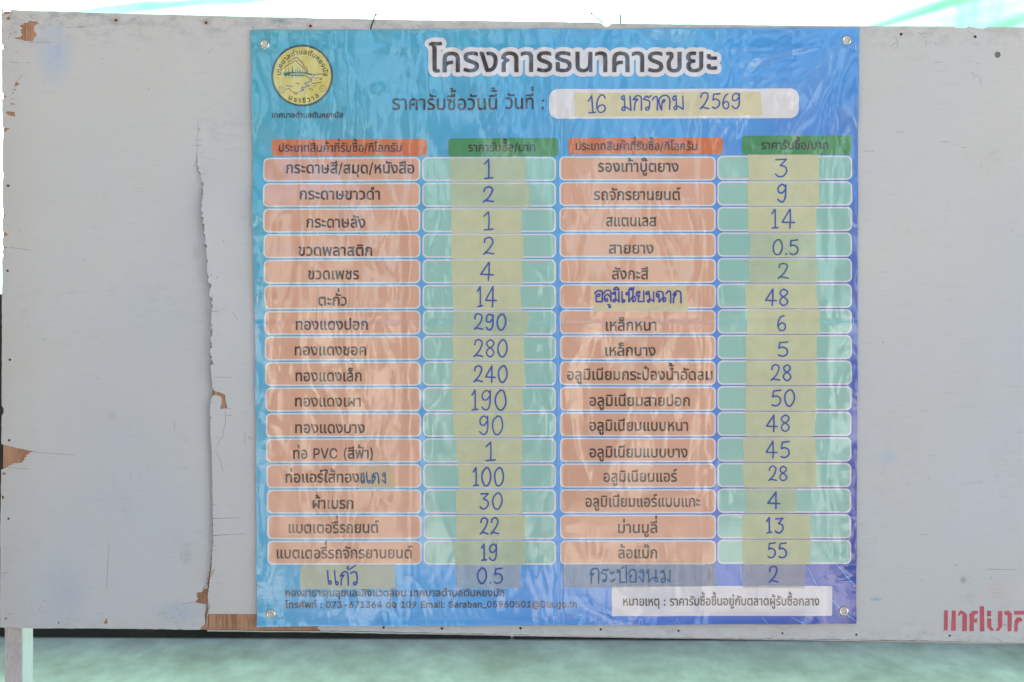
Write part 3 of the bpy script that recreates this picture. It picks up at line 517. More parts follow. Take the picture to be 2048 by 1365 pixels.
'ห': (407, "9v979v=K:X=K:X;[:[;[<E=K=3=K=3=I:X:m:X97!<S97<S:d<L;-<:;I;s;Z;A;a;f<3<3</<T<#<o;k=';P=2;0=6:e=697"),
'อ': (398, ';B90:o94:I9A:,9W9r9w9f:E9b:y9c;=9e;^;B;^;B;,:D;,:D:y:G:Q:N:4:Z9z:l9m;&9e;@9c;^9f;w9o<1:$<@:?<I:f<L;><I;n<A<8<3<U;x<j;Y<v;2<z:b<v:9<k9n<W9n=7:5=D:b=N;:=R;r=L<C=9<e<w<{<N=-;x=1;>=-:a<|:0<h9d<H9G;y96'),
'ะ': (234, ':G;s:-;u9t;{9e<*9Z<69T<D9R<S9U<j9^<|:7<t:4<j:2<^:7<N:><J:I<H;R<H;R;s!:G9d:-9g9t9m9e9w9Z:(9T:69R:E9U:[9^:n:7:f:4:[:2:O:7:@:>:;:I::;R::;R9d'),
'ั': (0, "7U>-7;>/7'>66s>?6h>K6b>Y6`>h6d?#6l?77E?.7B?%7@>t7B>k7F>d7M>_7Y>^9T>^9T>-"),
'า': (282, ";'97;'<7;#<T:r<j:]<v:=<z:%<x9i<s9><a9>==9f=K:(=P:H=R:k=O;-=H;D=:;V=%;b<d;e<@;e97"),
'ำ': (282, ";'97;'<7;#<T:r<j:]<v:=<z:%<x9i<s9><a9>==9f=K:(=P:H=R:k=O;-=H;D=:;V=%;b<d;e<@;e97!7}=x7^=|7E>-76>A71>[76>w7E?07^?<7}?@8A?<8Z?08j>w8o>[8j>A8Z>-8A=|!7}>=81>?8;>F8B>O8D>[8B>i8;>r81>x7}>z7o>x7d>r7^>i7[>[7^>O7d>F7o>?"),
'ิ': (0, '5;>-5;>H5n>`8S>`8S>-'),
'ี': (0, '5;>-5;>H5n>`8S>`8S>-!7u>H7u?=8T?=8T>H'),
'ึ': (0, "5;>-5;>H5n>`7C>`7:>M76>[75>g79?#7F?67Z?B7u?F86?B8K?58X?#8]>g8X>P8L>>89>17y>-!7w>K8(>M81>S87>]89>g87>r81>{8(?%7v?'7j?%7a>{7Z>s7X>h7Z>^7`>T7j>M"),
'ื': (0, '5;>-5;>H5n>`8S>`8S>-!6p>H6p?=7I?=7I>H!7|>H7|?=8S?=8S>H'),
'ุ': (0, '7w767w8&7s837h877`867X847S8_7k8d8#8f888c8G8Y8P8L8S8:8S76'),
'ู': (0, '7S737,786k7E6X7Z6R7x6R8)6Q826L876<87688a6K8e6Y8f6p8c7#8Z7+8L7.8:7.8#707r767h7A7a7R7_7e7a7p7h7v7r7x8#7x8d8S8d8S7z8N7[8<7E7{78'),
'เ': (205, ":l90:Y92:G96:79?:+9L9}9a9{9z9{=K:^=K:^:':`9t:e9k:n9e:{9d;.9e;;9i;C9:;)92"),
'แ': (394, ":l90:Y92:G96:79?:+9L9}9a9{9z9{=K:^=K:^:':`9t:e9k:n9e:{9d;.9e;;9i;C9:;)92!<u90<c92<P96<A9?<49L<,9a<)9z<)=K<h=K<h:'<i9t<o9k<x9e=*9d=79e=D9i=L9:=392"),
'โ': (214, ":)<a:)>4:$>W9q>p9Y?#9=?'9=?B9r?X;w?X;w?':C?':B?$:P>r:]>`:e>G:h>(:h<a!:v90:c92:Q96:A9?:49L:,9a:)9z:)=K:h=K:h:':j9t:o9k:x9e;*9d;79e;D9i;M9:;392"),
'ใ': (200, ":f90:R92:@96:09?:$9L9v9a9t9z9t<{9w=@:(=X:>=v:X>?:_>M:a>^:^>p:T>|:E?):/?+9u?*9c?%9D>t9D?M9c?X:6?^:a?X;&?I;;?/;B>e;@>J;8>4:{=i:g=O:Z=::V<z:V:':X9t:^9k:g9e:t9d;'9e;49i;<9:;#92"),
'็': (0, "7f>#7S>%7D>+78>57.>C6g>%6C>*6'>95p>Q5j>s5m?05u?D6'?S67?^6J?e6_?g8L?g8L?<6h?<6X?:6L?36C?'6@>p6B>c6H>W6R>P6c>N7.>r7<>r7@>c7G>W7Q>O7`>L7k>N7t>T7y>]7z>i7z>r8L>r8L>h8H>I8;>48&>'"),
'่': (0, '7q>-7q?g8S?g8S>-'),
'้': (0, '6F>-6F>L6c>T6|>c7(>l7*>x7%?+6y?06p?16a?.6T?)6F?O6T?Y6f?_7&?c7??_7Q?R7^?A7b?+7_>t7W>e7L>W7@>M79>_8j>_8j>-'),
'๊': (0, "6i>*6J>/64>=6&>S5|>r6&?463?J6I?Y6g?a73?G7Y?a7{?Y86?K8B?88F>|8A>d83>Q80>Z8x>Z8x>-7U>-7U>J7g>W7m>c7o>p7m?$7g?-7W?575>|71>|6k?56]?.6V?$6T>q6V>b6]>W6g>P6r>N6z>O7'>Q70>17#>,"),
'๋': (0, '7E>-7E?g7z?g7z>-!6k>`6k?28T?28T>`'),
'์': (0, '7<=t74>-70>E72>S77>a7?>m7M>v7a>}7z?$9$?$9$>N8/>N8#>M7t>I7n>B7l>77m>-7r=}'),
}
ENC = ''.join(chr(c) for c in range(35, 127) if c != 92)
def dec(s):
    out = []
    for c in s.split('!'):
        v = [(ENC.index(c[i]) * 90 + ENC.index(c[i + 1]) - 2000) / 1000 for i in range(0, len(c), 2)]
        out.append(list(zip(v[::2], v[1::2])))
    return out
def resample(c, mx):
    out = []
    for (x0, y0), (x1, y1) in zip(c, c[1:] + c[:1]):
        k = max(1, math.ceil(math.hypot(x1 - x0, y1 - y0) / mx)); out += [(x0 + (x1 - x0) * j / k, y0 + (y1 - y0) * j / k) for j in range(k)]
    return out
GC = {ch: (a / 1000, [resample(c, .11) for c in dec(s) if len(c) > 2]) for ch, (a, s) in G.items()}
GH = max(p[1] for c in GC['ก'][1] for p in c)
LATK = 1.17 * GH / max(p[1] for c in GC['1'][1] for p in c)
def within(C, contours, w_):
    ok = inside(C, contours)
    for c in contours:
        a = np.array(c); d = np.roll(a, -1, 0) - a; q = C[:, None] - a[None]
        t = np.clip((q * d[None]).sum(-1) / np.maximum((d * d).sum(-1), 1e-12)[None], 0, 1)
        ok |= (np.hypot(*np.moveaxis(q - t[..., None] * d[None], -1, 0)) <= w_ * 1.02).any(1)
    return ok
_tri = {}; _bold = {}
def glyph_tri(ch):
    if ch not in _tri: _tri[ch] = cdt(GC[ch][1])
    return _tri[ch]
def glyph_bold(ch, w_=.013):   # a touch heavier: the ink spreads on vinyl
    if ch not in _bold:
        P, F = glyph_tri(ch)
        P, F = union([P[f] * 100 for f in F] + [q for c in GC[ch][1] for q in ribbon([(t[0] * 100, t[1] * 100) for t in c], w_ * 200, True)]); P = P / 100
        _bold[ch] = clean(P, F[within(P[F].mean(1), GC[ch][1], w_)])
    return _bold[ch]
UP = 'ัิีึื็ํ'; TONE = '่้๊๋์'; TALL = 'ปฟฝ'
def layout(s):
    """(glyph, x, y, scale) per glyph in font units"""
    out = []; x = 0; prev = ''; base = ''; up = False
    for i, ch in enumerate(s):
        if ch == ' ': x += .235; continue
        if ord(ch) < 0x0e00:
            out.append((ch, x, 0, LATK)); x += GC[ch][0] * LATK + .012; continue
        dx = dy = 0
        if ch in UP: up = True; dx = -.06 if base in TALL else 0
        elif ch in TONE:
            nxt = s[i + 1] if i + 1 < len(s) else ''
            dy = .175 if (up or nxt == 'ำ') else .03
            dx = (-.07 if base in TALL and not up else 0) + (.0 if nxt != 'ำ' else .02)
        elif ch in 'ุู': pass
        else: base = ch; up = False
        out.append((ch, x + dx, dy, 1)); x += GC[ch][0]
    return out
def text_mesh(s, x0, x1, base, xh, dil=0.0, sl=0.0, bold=False):
    """triangles of a line of print fitted between x0 and x1, x-height xh"""
    L = layout(s)
    xs = [(x + p[0] * k) for ch, x, y, k in L for c in GC[ch][1] for p in c]
    a, b_ = min(xs), max(xs); kx = (x1 - x0) / (b_ - a); ky = xh / GH
    Vs, Fs, n = [], [], 0; glyphs = []
    for ch, x, y, k in L:
        T = lambda P: np.stack([x0 + (x + P[:, 0] * k - a) * kx, base - (y + P[:, 1] * k) * ky], -1)
        if dil > 0:
            polys = [T(P_) for P_ in (np.array(c) for c in GC[ch][1])]
            P0, F0 = glyph_tri(ch); P0 = T(P0)
            rib = []
            for c in polys: rib += ribbon([tuple(q) for q in c], dil * 2, True)
            P, F = union([P0[f] for f in F0] + rib)
        else:
            P, F = glyph_bold(ch) if bold else glyph_tri(ch); P = T(P)
        P = P.copy(); P[:, 1] += sl * (P[:, 0] - x0)
        glyphs.append((P, F)); Vs.append(P); Fs.append(F + n); n += len(P)
    return np.concatenate(Vs), np.concatenate(Fs), glyphs
def printed(name, s, x0, x1, base, xh, mat, parent, off=.0009, dil=0.0, sl=0.0):
    P, F, _ = text_mesh(s, x0, x1, base, xh, dil, sl, True); return decal(name, P, F, mat, parent, off)

DG = {'1': (.5, [[(0, .76), (.5, 1)], [(.5, 1), (.55, .5), (.52, .02)], [(.05, .0), (1, .04)]]),
 '2': (.9, [[(.08, .70), (.15, .9), (.5, 1), (.85, .9), (.86, .68), (.55, .33), (.02, .02)], [(.02, .02), (.3, .10), (.98, .03)]]),
 '3': (.8, [[(.05, .93), (.9, .96)], [(.9, .96), (.4, .62)], [(.4, .62), (.82, .52), (.95, .27), (.62, .03), (.25, .01), (.02, .14)]]),
 '4': (1., [[(.66, 1), (0, .33)], [(0, .33), (1, .30)], [(.66, 1), (.68, .5), (.64, 0)]]),
 '5': (.85, [[(.98, .98), (.2, .93)], [(.2, .93), (.12, .56)], [(.12, .56), (.5, .62), (.92, .45), (.88, .15), (.45, 0), (.04, .08)]]),
 '6': (.85, [[(.78, 1), (.35, .88), (.1, .55), (.08, .25), (.3, .02), (.7, .02), (.92, .22), (.8, .45), (.45, .5), (.12, .33)]]),
 '8': (.85, [[(.5, 1), (.12, .85), (.2, .62), (.75, .42), (.92, .2), (.5, 0), (.08, .18), (.2, .42), (.8, .65), (.88, .86), (.52, 1)]]),
 '9': (.8, [[(.9, .84), (.5, 1), (.1, .82), (.12, .56), (.5, .5), (.86, .72)], [(.9, .97), (.88, .3), (.62, .02), (.28, .02), (.02, .15)]]),
 '0': (.95, [[(.5, 1), (.14, .76), (.05, .4), (.25, .05), (.6, 0), (.92, .3), (.95, .65), (.75, .95), (.47, 1)]]),
 '.': (.12, [[(.4, .02), (.6, .05)]])}
def number_strokes(s, x0, y0, x1, y1):
    gap = .30; tot = sum(DG[c][0] for c in s) + gap * (len(s) - 1); k = (x1 - x0) / tot; x = x0; out = []
    for c in s:
        wd = DG[c][0] * k; j = random.uniform(-.03, .03)
        for st in DG[c][1]:
            out.append([(x + (p[0] + j * p[1] + random.uniform(-.025, .025)) * wd, y1 + (y0 - y1) * (p[1] + random.uniform(-.012, .012))) for p in st])
        x += wd + gap * k
    return out
def hand(strokes, parent, off, mat='pen', wd=3.2):
    polys = []
    for st in strokes: polys += ribbon(smooth(st), wd * random.uniform(.93, 1.07))
    P, F = union(polys); return decal('handwriting', P, F, MAT[mat], parent, off)

# ------------------------------------------------------------------ the setting
def box(name, x0, x1, y0, y1, z0, z1, mat, parent=None, bevel=.0):
    bm = bmesh.new(); bmesh.ops.create_cube(bm, size=1)
    for v_ in bm.verts: v_.co = Vector(((x0 + x1) / 2 + v_.co.x * (x1 - x0), (y0 + y1) / 2 + v_.co.y * (y1 - y0), (z0 + z1) / 2 + v_.co.z * (z1 - z0)))
    if bevel: bmesh.ops.bevel(bm, geom=bm.edges[:], offset=bevel, segments=2, affect='EDGES')
    me = bpy.data.meshes.new(name); o_ = origin_of(parent)
    bmesh.ops.translate(bm, verts=bm.verts, vec=-Vector(o_)); bm.to_mesh(me); bm.free(); me.materials.append(mat)
    return link(name, me, parent)

g = 24; gx = np.linspace(-14, 14, g); gy = np.linspace(-14, 20, g)
V = [(x, y, 0) for y in gy for x in gx]; F = [(j * g + i, j * g + i + 1, (j + 1) * g + i + 1, (j + 1) * g + i) for j in range(g - 1) for i in range(g - 1)]
V = [(x * 30, y * 30, 0) for x, y, z in V]
tag(mesh_obj('floor', V, F, MAT['floor']), kind='structure')
tag(box('added_pavement', -40, 40, -40, 1.6, -.05, .004, MAT['concrete']), kind='structure')  # added pale ground for bounce light and reflections in the vinyl
hall = thing('added_hall', 'unseen added hall whose tin roof shelters the notice board', 'added hall', (0, -3, 0))  # added out of view; its walls and gaps give the vinyl contrast to reflect
for xa, xb in ((-6.4, -3.6), (-2.8, -2.25), (-1.55, -1.0), (-.35, .15), (.85, 1.35), (2.05, 2.6), (3.4, 3.9), (4.7, 7.2)): box('added_roof_sheet', xa, xb, -9.4, -1.3, 3.3, 3.34, MAT['shedroof'], hall, .004)
box('added_roof_sheet', -6.4, 7.2, -1.3, 2.4, 3.34, 3.38, MAT['shedroof'], hall, .004)
for yy in (-8.9, -5.0): box('purlin', -6.3, 7.1, yy - .04, yy + .04, 3.2, 3.298, MAT['batten'], hall, .004)
for xx in (-6.2, 7.0):
    for yy in (-8.9, -5.0, -1.2, 2.2): box('post', xx - .06, xx + .06, yy - .06, yy + .06, 0, 3.3, MAT['batten'], hall, .005)
for xa, xb, zt in ((-6.1, -3.7, 3.3), (-3.2, -1.2, 3.3), (-.75, .75, 3.3), (1.25, 2.6, 3.3), (3.3, 4.6, 3.3)): box('added_front_wall', xa, xb, -8.95, -8.85, 0, zt - .001, MAT['shedwall'], hall, .01)
for k in range(4): box('added_side_wall', -6.25, -6.15, -8.8 + k * 2.75, -6.1 + k * 2.75, 0, 3.29, MAT['shedwall'], hall, .01)
YAW = R(-1.2)
wall = thing('low_wall', 'dark low wall behind the bottom edge of the notice board', 'wall', (0, 4.29, 0))
wall.rotation_euler = (0, 0, YAW)
for i in range(4):
    x0 = -5.2 + i * 2.6
    me_o = box('wall_panel', x0 + .004, x0 + 2.596, 0, .12, 0, 1.70, MAT['lowwall'], None, .006)
    me_o.parent = wall
cap = box('coping', -5.22, 5.22, -.02, .14, 1.70, 1.74, MAT['lowwall'], None, .006); cap.parent = wall

screen = thing('translucent_screen', 'pale green translucent ribbed screen glowing above the notice board', 'screen', (0, 4.34, 1.74))
screen.rotation_euler = (0, 0, YAW)
SEAMS = [-5.2, -4.1, -3.0, -1.95, -1.0, -.1, .8, 1.9, 3.0, 4.1, 5.2]
for i in range(len(SEAMS) - 1):     # corrugated sheets butted together, ribs running slantwise
    x0 = SEAMS[i]; wd_ = SEAMS[i + 1] - x0; nx, nz = 60, 120; V = []; F = []; pale = i in (0, 1, 2, 4, 5)
    for a in range(nz + 1):
        for c in range(nx + 1):
            xx = c / nx * wd_; zz = a / nz * 3.0
            V.append((x0 + xx, .006 * math.sin((zz - .22 * (x0 + xx)) * 2 * math.pi / .075), zz))
    for a in range(nz):
        for c in range(nx):
            q = a * (nx + 1) + c; F.append((q, q + 1, q + nx + 2, q + nx + 1))
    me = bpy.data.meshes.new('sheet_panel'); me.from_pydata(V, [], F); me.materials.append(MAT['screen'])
    me.polygons.foreach_set('use_smooth', [True] * len(F))
    link('sheet_panel', me, screen)

def palm(px, pz, scale, ang, seed, label):
    """an added palm behind the screen: its fronds throw the green slanting shades on the sheets"""
    rnd = random.Random(seed)
    root = thing('added_palm', label, 'palm', (px, 4.75 + rnd.random() * .2, 0), 'palms added to shade the screen')
    tv, tf = [], []
    for a in range(9):
        z = pz * a / 8; r = .05 - .02 * a / 8
        for k in range(8): tv.append((r * math.cos(k * math.pi / 4), r * math.sin(k * math.pi / 4), z))
    for a in range(8):
        for k in range(8): tf.append((a * 8 + k, a * 8 + (k + 1) % 8, (a + 1) * 8 + (k + 1) % 8, (a + 1) * 8 + k))
    me = bpy.data.meshes.new('trunk'); me.from_pydata(tv, [], tf); me.materials.append(MAT['batten']); link('trunk', me, root)
    for f in range(9):
        A = ang + (f - 4) * .42 + rnd.uniform(-.1, .1); L = scale * rnd.uniform(.8, 1.15); Vv, Ff = [], []
        def P(t): return Vector((math.sin(A) * L * t, rnd.uniform(-.004, .004) + .10 * math.sin(f * 2.1) * t, pz + math.cos(A) * L * t - .45 * L * t * t))
        pts = [P(t / 16) for t in range(17)]
        for i_, p in enumerate(pts[1:], 1):
            d = (p - pts[i_ - 1]).normalized(); nrm_ = Vector((d.z, 0, -d.x))
            ll = .42 * L * math.sin(math.pi * min(1, (i_ + 1) / 18) ** .8) + .03
            for s in (-1, 1):
                tip = p + (nrm_ * s * .75 + d * .75) * ll + Vector((0, rnd.uniform(-.05, .05), -.18 * ll)); wv = d * .016
                mid = (p + tip) / 2 + Vector((0, 0, .03 * ll)); n0 = len(Vv)
                Vv += [p - wv * .5, p + wv * .5, mid + wv, mid - wv, tip]; Ff += [(n0, n0 + 1, n0 + 2, n0 + 3), (n0 + 3, n0 + 2, n0 + 4)]
        for i_ in range(16):
            n0 = len(Vv); a_, b2 = pts[i_], pts[i_ + 1]; o_ = Vector((0, 0, .008)); Vv += [a_ - o_, b2 - o_, b2 + o_, a_ + o_]; Ff.append((n0, n0 + 1, n0 + 2, n0 + 3))
        me = bpy.data.meshes.new('frond'); me.from_pydata([tuple(v_) for v_ in Vv], [], Ff); me.materials.append(MAT['leaf']); link('frond', me, root)
def pole(p0, p1, r, label):  # added poles, placed to throw slanting bands onto the sheets
    (xa, ya), (xb, yb) = p0, p1; k_ = 2.545
    A_ = Vector(((xa - 1024) / 1000 * k_ + .05, 4.44, CZ + (682.5 - ya) / 1000 * k_ + .12)); B_ = Vector(((xb - 1024) / 1000 * k_ + .05, 4.44, CZ + (682.5 - yb) / 1000 * k_ + .12)); d = B_ - A_
    A2 = A_ - d * (A_.z / d.z) if d.z / d.length > .3 else A_ - d * 1.5; B2 = B_ + d * 1.6
    root = thing('shade_pole', label, 'pole', tuple(A2), 'slanting poles added to shade the screen'); V_, F_ = [], []; u_ = d.normalized(); a_ = u_.orthogonal().normalized(); c_ = u_.cross(a_); L_ = (B2 - A2).length; m_ = 24
    for i_ in range(m_ + 1):
        rr = r * (1.12 if i_ % 4 == 0 else 1) * (1 - .2 * i_ / m_)
        for k in range(10): V_.append(tuple(u_ * L_ * i_ / m_ + (a_ * math.cos(k * math.pi / 5) + c_ * math.sin(k * math.pi / 5)) * rr))
    for i_ in range(m_):
        for k in range(10): F_.append((i_ * 10 + k, i_ * 10 + (k + 1) % 10, (i_ + 1) * 10 + (k + 1) % 10, (i_ + 1) * 10 + k))
    me = bpy.data.meshes.new('culm'); me.from_pydata(V_, [], F_); me.materials.append(MAT['legwood']); link('culm', me, root)
pole((270, 28), (540, 0), .012, 'thin slanting pole added to shade the green screen over the left part of the board')
pole((1690, 50), (1800, 12), .016, 'short slanting pole added to cast a shadow band on the green screen over the banner corner')
pole((1910, 56), (2048, 4), .020, 'thick slanting pole added to shade the green screen at the far right')
palm(2.9, 3.1, 1.1, .5, 3, 'added palm behind the green screen, rightmost, fronds shading the sheets')
palm(1.7, 2.9, .8, .2, 5, 'added palm shading the green screen over the right half of the board')
palm(-1.9, 2.7, .7, .5, 8, 'added palm shading the green screen over the left half of the board')

# ------------------------------------------------------------------ the notice board
board = thing('notice_board', 'white painted plywood board, torn and chipped, carrying the blue price banner', 'notice board', (0, 0, CZ - .62))
def jag(pts, amp, step, seed=1, closed=False):
    rnd = random.Random(seed); out = []
    n = len(pts)
    for i in range(n if closed else n - 1):
        a, b_ = pts[i], pts[(i + 1) % n]; L = math.hypot(b_[0] - a[0], b_[1] - a[1]); k = max(1, int(L / step))
        for j in range(k):
            t = j / k; e = 0 if j == 0 and not closed else rnd.uniform(-amp, amp)
            nx, ny = (-(b_[1] - a[1]) / L, (b_[0] - a[0]) / L) if L else (0, 0)
            out.append((a[0] + (b_[0] - a[0]) * t + nx * e, a[1] + (b_[1] - a[1]) * t + ny * e))
    if not closed: out.append(pts[-1])
    return out
# outline of the painted face; the tear is a slit that opens downwards
top_edge = jag([(4, 19), (60, 22), (200, 26), (400, 31), (640, 37), (905, 41.5), (908, 43), (912, 41.5), (1180, 45), (1203, 46.5), (1205, 50), (1214, 54), (1219, 51), (1222, 47), (1240, 47), (1500, 50.5), (1700, 52.5), (1826, 53),
    (1908, 53.5), (1909, 56), (1934, 56.5), (1935, 53), (1942, 53), (1943, 55.5), (1956, 56), (1958, 57.5), (1968, 57.5), (1974, 55), (2070, 55), (2160, 56)], .35, 14, 3)
bottom = jag([(2160, 1288), (2048, 1286), (1900, 1283), (1640, 1279), (1400, 1276), (1100, 1271), (900, 1267), (760, 1264), (641, 1262)], .5, 9, 5)
strip = [(641, 1262), (634, 1256), (640, 1252), (637, 1248), (630, 1240), (622, 1229), (560, 1229), (480, 1228.5), (414, 1228)]
crk = [(x, y) for x, y in CR[::-1]]
cl, cr_ = [], []
rj = random.Random(4)
for i in range(len(CR) - 1):
    (xa, ya), (xb, yb) = CR[i], CR[i + 1]
    k = max(1, int((yb - ya) / 4))
    for j in range(k):
        t = j / k; y = ya + (yb - ya) * t; x = xa + (xb - xa) * t + rj.uniform(-.8, .8)
        gap = .45 + 2.3 * float(sst(700, 900, y)) * (.6 + .8 * rj.random()) + 1.2 * float(sst(1090, 1170, y))
        cl.append((x - gap / 2, y)); cr_.append((x + gap / 2, y))
# small chip beside the tear and at its foot are cut into its two lips
def splice(poly, y0, y1, ins):
    out = []; done = False
    for p in poly:
        if y0 < p[1] < y1:
            if not done: out += ins; done = True
        else: out.append(p)
    return out
cr_ = splice(cr_, 779, 800, [(424, 779), (430, 782), (438, 784), (449, 788), (452, 791), (452, 799), (454, 808), (456.5, 817), (441, 818), (443.5, 811), (444.6, 804), (444.8, 797), (442, 792.5), (433, 790.5), (425.6, 791.5), (425, 798)])
cl = splice(cl, 1181, 1210, [(408, 1179), (403, 1186), (391, 1186.5), (394, 1190), (392, 1194), (396, 1198), (390, 1203), (390, 1206), (400, 1208), (411, 1209.5)])
cl = splice(cl, 1226, 1258, [(409.5, 1226), (408, 1233), (409.5, 1244), (408, 1254), (404, 1259.5)])
bl = jag([(400, 1260.5), (330, 1259), (200, 1257.5), (60, 1257), (0, 1255)], .5, 9, 9)
left_e = jag([(0, 1255), (0, 1200), (1, 1110), (1, 1100), (0, 1080), (1.5, 1000), (2, 942)], .5, 9, 6) + [(2, 940), (12, 936), (19, 931), (27, 929.5), (25, 927), (34, 927), (46, 925.5), (43, 923), (50, 920), (47, 917),
    (54, 913), (51, 911), (60, 907), (56, 905), (69, 904), (62, 902), (54, 901), (46, 898.5), (38, 898), (30, 895.5), (14, 891.5), (2.5, 889)] + \
    jag([(2.5, 888), (3, 832), (8, 824), (7, 818), (3, 812), (3, 700), (4, 515), (10, 512), (5, 508), (4, 500), (14, 495), (5, 493), (4.5, 478), (8, 474), (17, 469), (12, 466), (5, 463), (5, 437), (11, 432), (7, 425), (10, 420), (5, 415),
    (5, 358), (9, 350), (4, 342), (5, 280), (8, 265), (14, 260), (20, 257), (14, 256), (9, 256), (4, 254), (3.5, 200), (13, 194), (8, 190), (12, 188), (4, 187), (3.5, 100), (12, 95), (6, 91), (3.5, 88), (3.5, 40), (4, 19)], .4, 9, 7)
outline = top_edge + bottom + strip[1:] + cr_[::-1] + [(CR[0][0], CR[0][1] - 3)] + cl + bl + left_e[1:-1]
holes = [jag([(59, 41), (66, 43), (72, 43.5), (79, 47), (72, 50), (68, 55), (69, 60), (67, 62), (71, 66), (74, 72), (69, 76), (66, 83), (58, 82.5), (52, 83), (42, 80), (28, 77.5), (41, 75), (46, 69.5), (42, 66), (45, 63), (40, 62), (46, 58), (40, 52), (48, 49), (47, 46), (57, 46)], .5, 4, 2, True),
    jag([(10, 224), (17, 223), (30, 224.5), (29, 229), (31, 234), (22, 232), (15, 230)], .4, 4, 3, True),
    [(29, 166), (33, 165), (41, 168), (35, 170), (36, 172), (28, 173), (31, 169)], [(25, 178.5), (34, 179.5), (29, 181)], [(20, 209), (32, 210), (27, 207.5), (22, 207)],
    [(8, 22), (20, 21.5), (24, 24), (19, 28), (12, 29), (6, 26)], [(12, 37), (20, 34.5), (22, 38), (19, 41), (14, 40)], [(24, 185), (28, 186), (26, 189)], [(24, 197), (28, 198), (25, 199)],
    [(9, 1236), (14, 1235), (15, 1239), (9, 1240)], [(213, 1236), (215, 1240), (215, 1248), (209, 1248), (206, 1245), (210, 1243)], [(115, 1243), (118, 1243.5), (119, 1249), (116, 1248)],
    [(4, 947), (9, 944), (12, 949), (6, 951)], [(3, 992), (8, 992), (9, 998), (4, 999)]]
S = []
for x in np.arange(10, 2160, 14.0):
    for y in np.arange(30, 1256, 14.0): S.append((x + random.uniform(-2, 2), y + random.uniform(-2, 2)))
for y in np.arange(260, 1250, 7.0):
    for dx in (-46, -34, -24, -16, -9, -4, 4, 9, 17, 28, 42): S.append((float(crack_x(y)) + dx + random.uniform(-.5, .5), y + random.uniform(-1, 1)))
S = np.array(S); S = S[inside(S, [outline], 'eo')]
def sheet(name, contours, S, H, thick, mats, parent, off=0.0):
    P, F = cdt(contours, S, 'eo'); F = orient(P, F); x, y = P[:, 0], P[:, 1]
    cen = P[F].mean(1); 
    h = H(x, y) + off; top = wpt(x, y, h); n = len(P)
    back = top.copy(); back[:, 1] += thick
    e = {}
    for f in F:
        for a, b_ in ((f[0], f[1]), (f[1], f[2]), (f[2], f[0])): e[(int(a), int(b_))] = 1
    side = [(b_, a, a + n, b_ + n) for (a, b_) in e if (b_, a) not in e]
    faces = [tuple(f) for f in F] + side + [(f[2] + n, f[1] + n, f[0] + n) for f in F]
    mi = [0] * len(F) + [1] * len(side) + [1] * len(F)
    return mesh_obj(name, np.concatenate([top, back]), faces, mats, parent, mi)
face = sheet('painted_face', [outline] + holes, S, Hb, .0012, [MAT['paint'], MAT['rim']], board)
co = [(7, 23), (400, 33), (900, 44), (1210, 56), (1600, 54), (2160, 59), (2160, 1286.5), (1640, 1278), (1100, 1270), (760, 1263.5), (640, 1262), (414, 1260.5), (330, 1258), (60, 1255), (5, 1253.5), (6, 600)]
S2 = np.array([(x, y) for x in np.arange(20, 2150, 30.0) for y in np.arange(70, 1250, 30.0)] + [(float(crack_x(y)) + dx, y) for y in np.arange(260, 1250, 10.0) for dx in (-12, -6, -3, -1.5, 0, 1.5, 3, 6, 12)] )
S2 = S2[inside(S2, [co], 'eo')]
sheet('plywood_core', [co], S2, Hcore, .0100, [MAT['ply'], MAT['rim']], board)
# pale lower lip of the sheet
P = np.array(jag([(414, 1260.8), (520, 1262.5), (640, 1263.4), (1100, 1271.6), (1640, 1280.2), (2160, 1288.6)], .3, 12, 12)); n = len(P)
V = np.concatenate([wpt(P[:, 0], P[:, 1], Hb(P[:, 0], P[:, 1]) - .003), wpt(P[:, 0], P[:, 1] + 2.6, Hb(P[:, 0], P[:, 1]) - .003), wpt(P[:, 0], P[:, 1] + 2.6, P[:, 0] * 0 - .011)])
F = []
for i in range(n - 1): F += [(i, n + i, n + i + 1, i + 1), (n + i, 2 * n + i, 2 * n + i + 1, n + i + 1)]
mesh_obj('bottom_lip', V, F, MAT['rim'], board)
# frame battens on the back, legs
for x0 in (-.995, 1.08):
    box('batten', x0 - .018, x0 + .018, .0125, .045, CZ - .565, CZ + .62, MAT['batten'], board, .002)
box('batten', -1.0, 1.0, .0125, .045, CZ + .57, CZ + .615, MAT['batten'], board, .002)
for xa in (-1.0195, 1.10):
    bm_leg = box('leg', xa, xa + .0355, .012, .078, 0, CZ - .5745, MAT['legwood'], board, .0015)
    bm_leg.data.materials.append(MAT['legside_lit'])
    for p in bm_leg.data.polygons:
        if p.normal.x > .9: p.material_index = 1

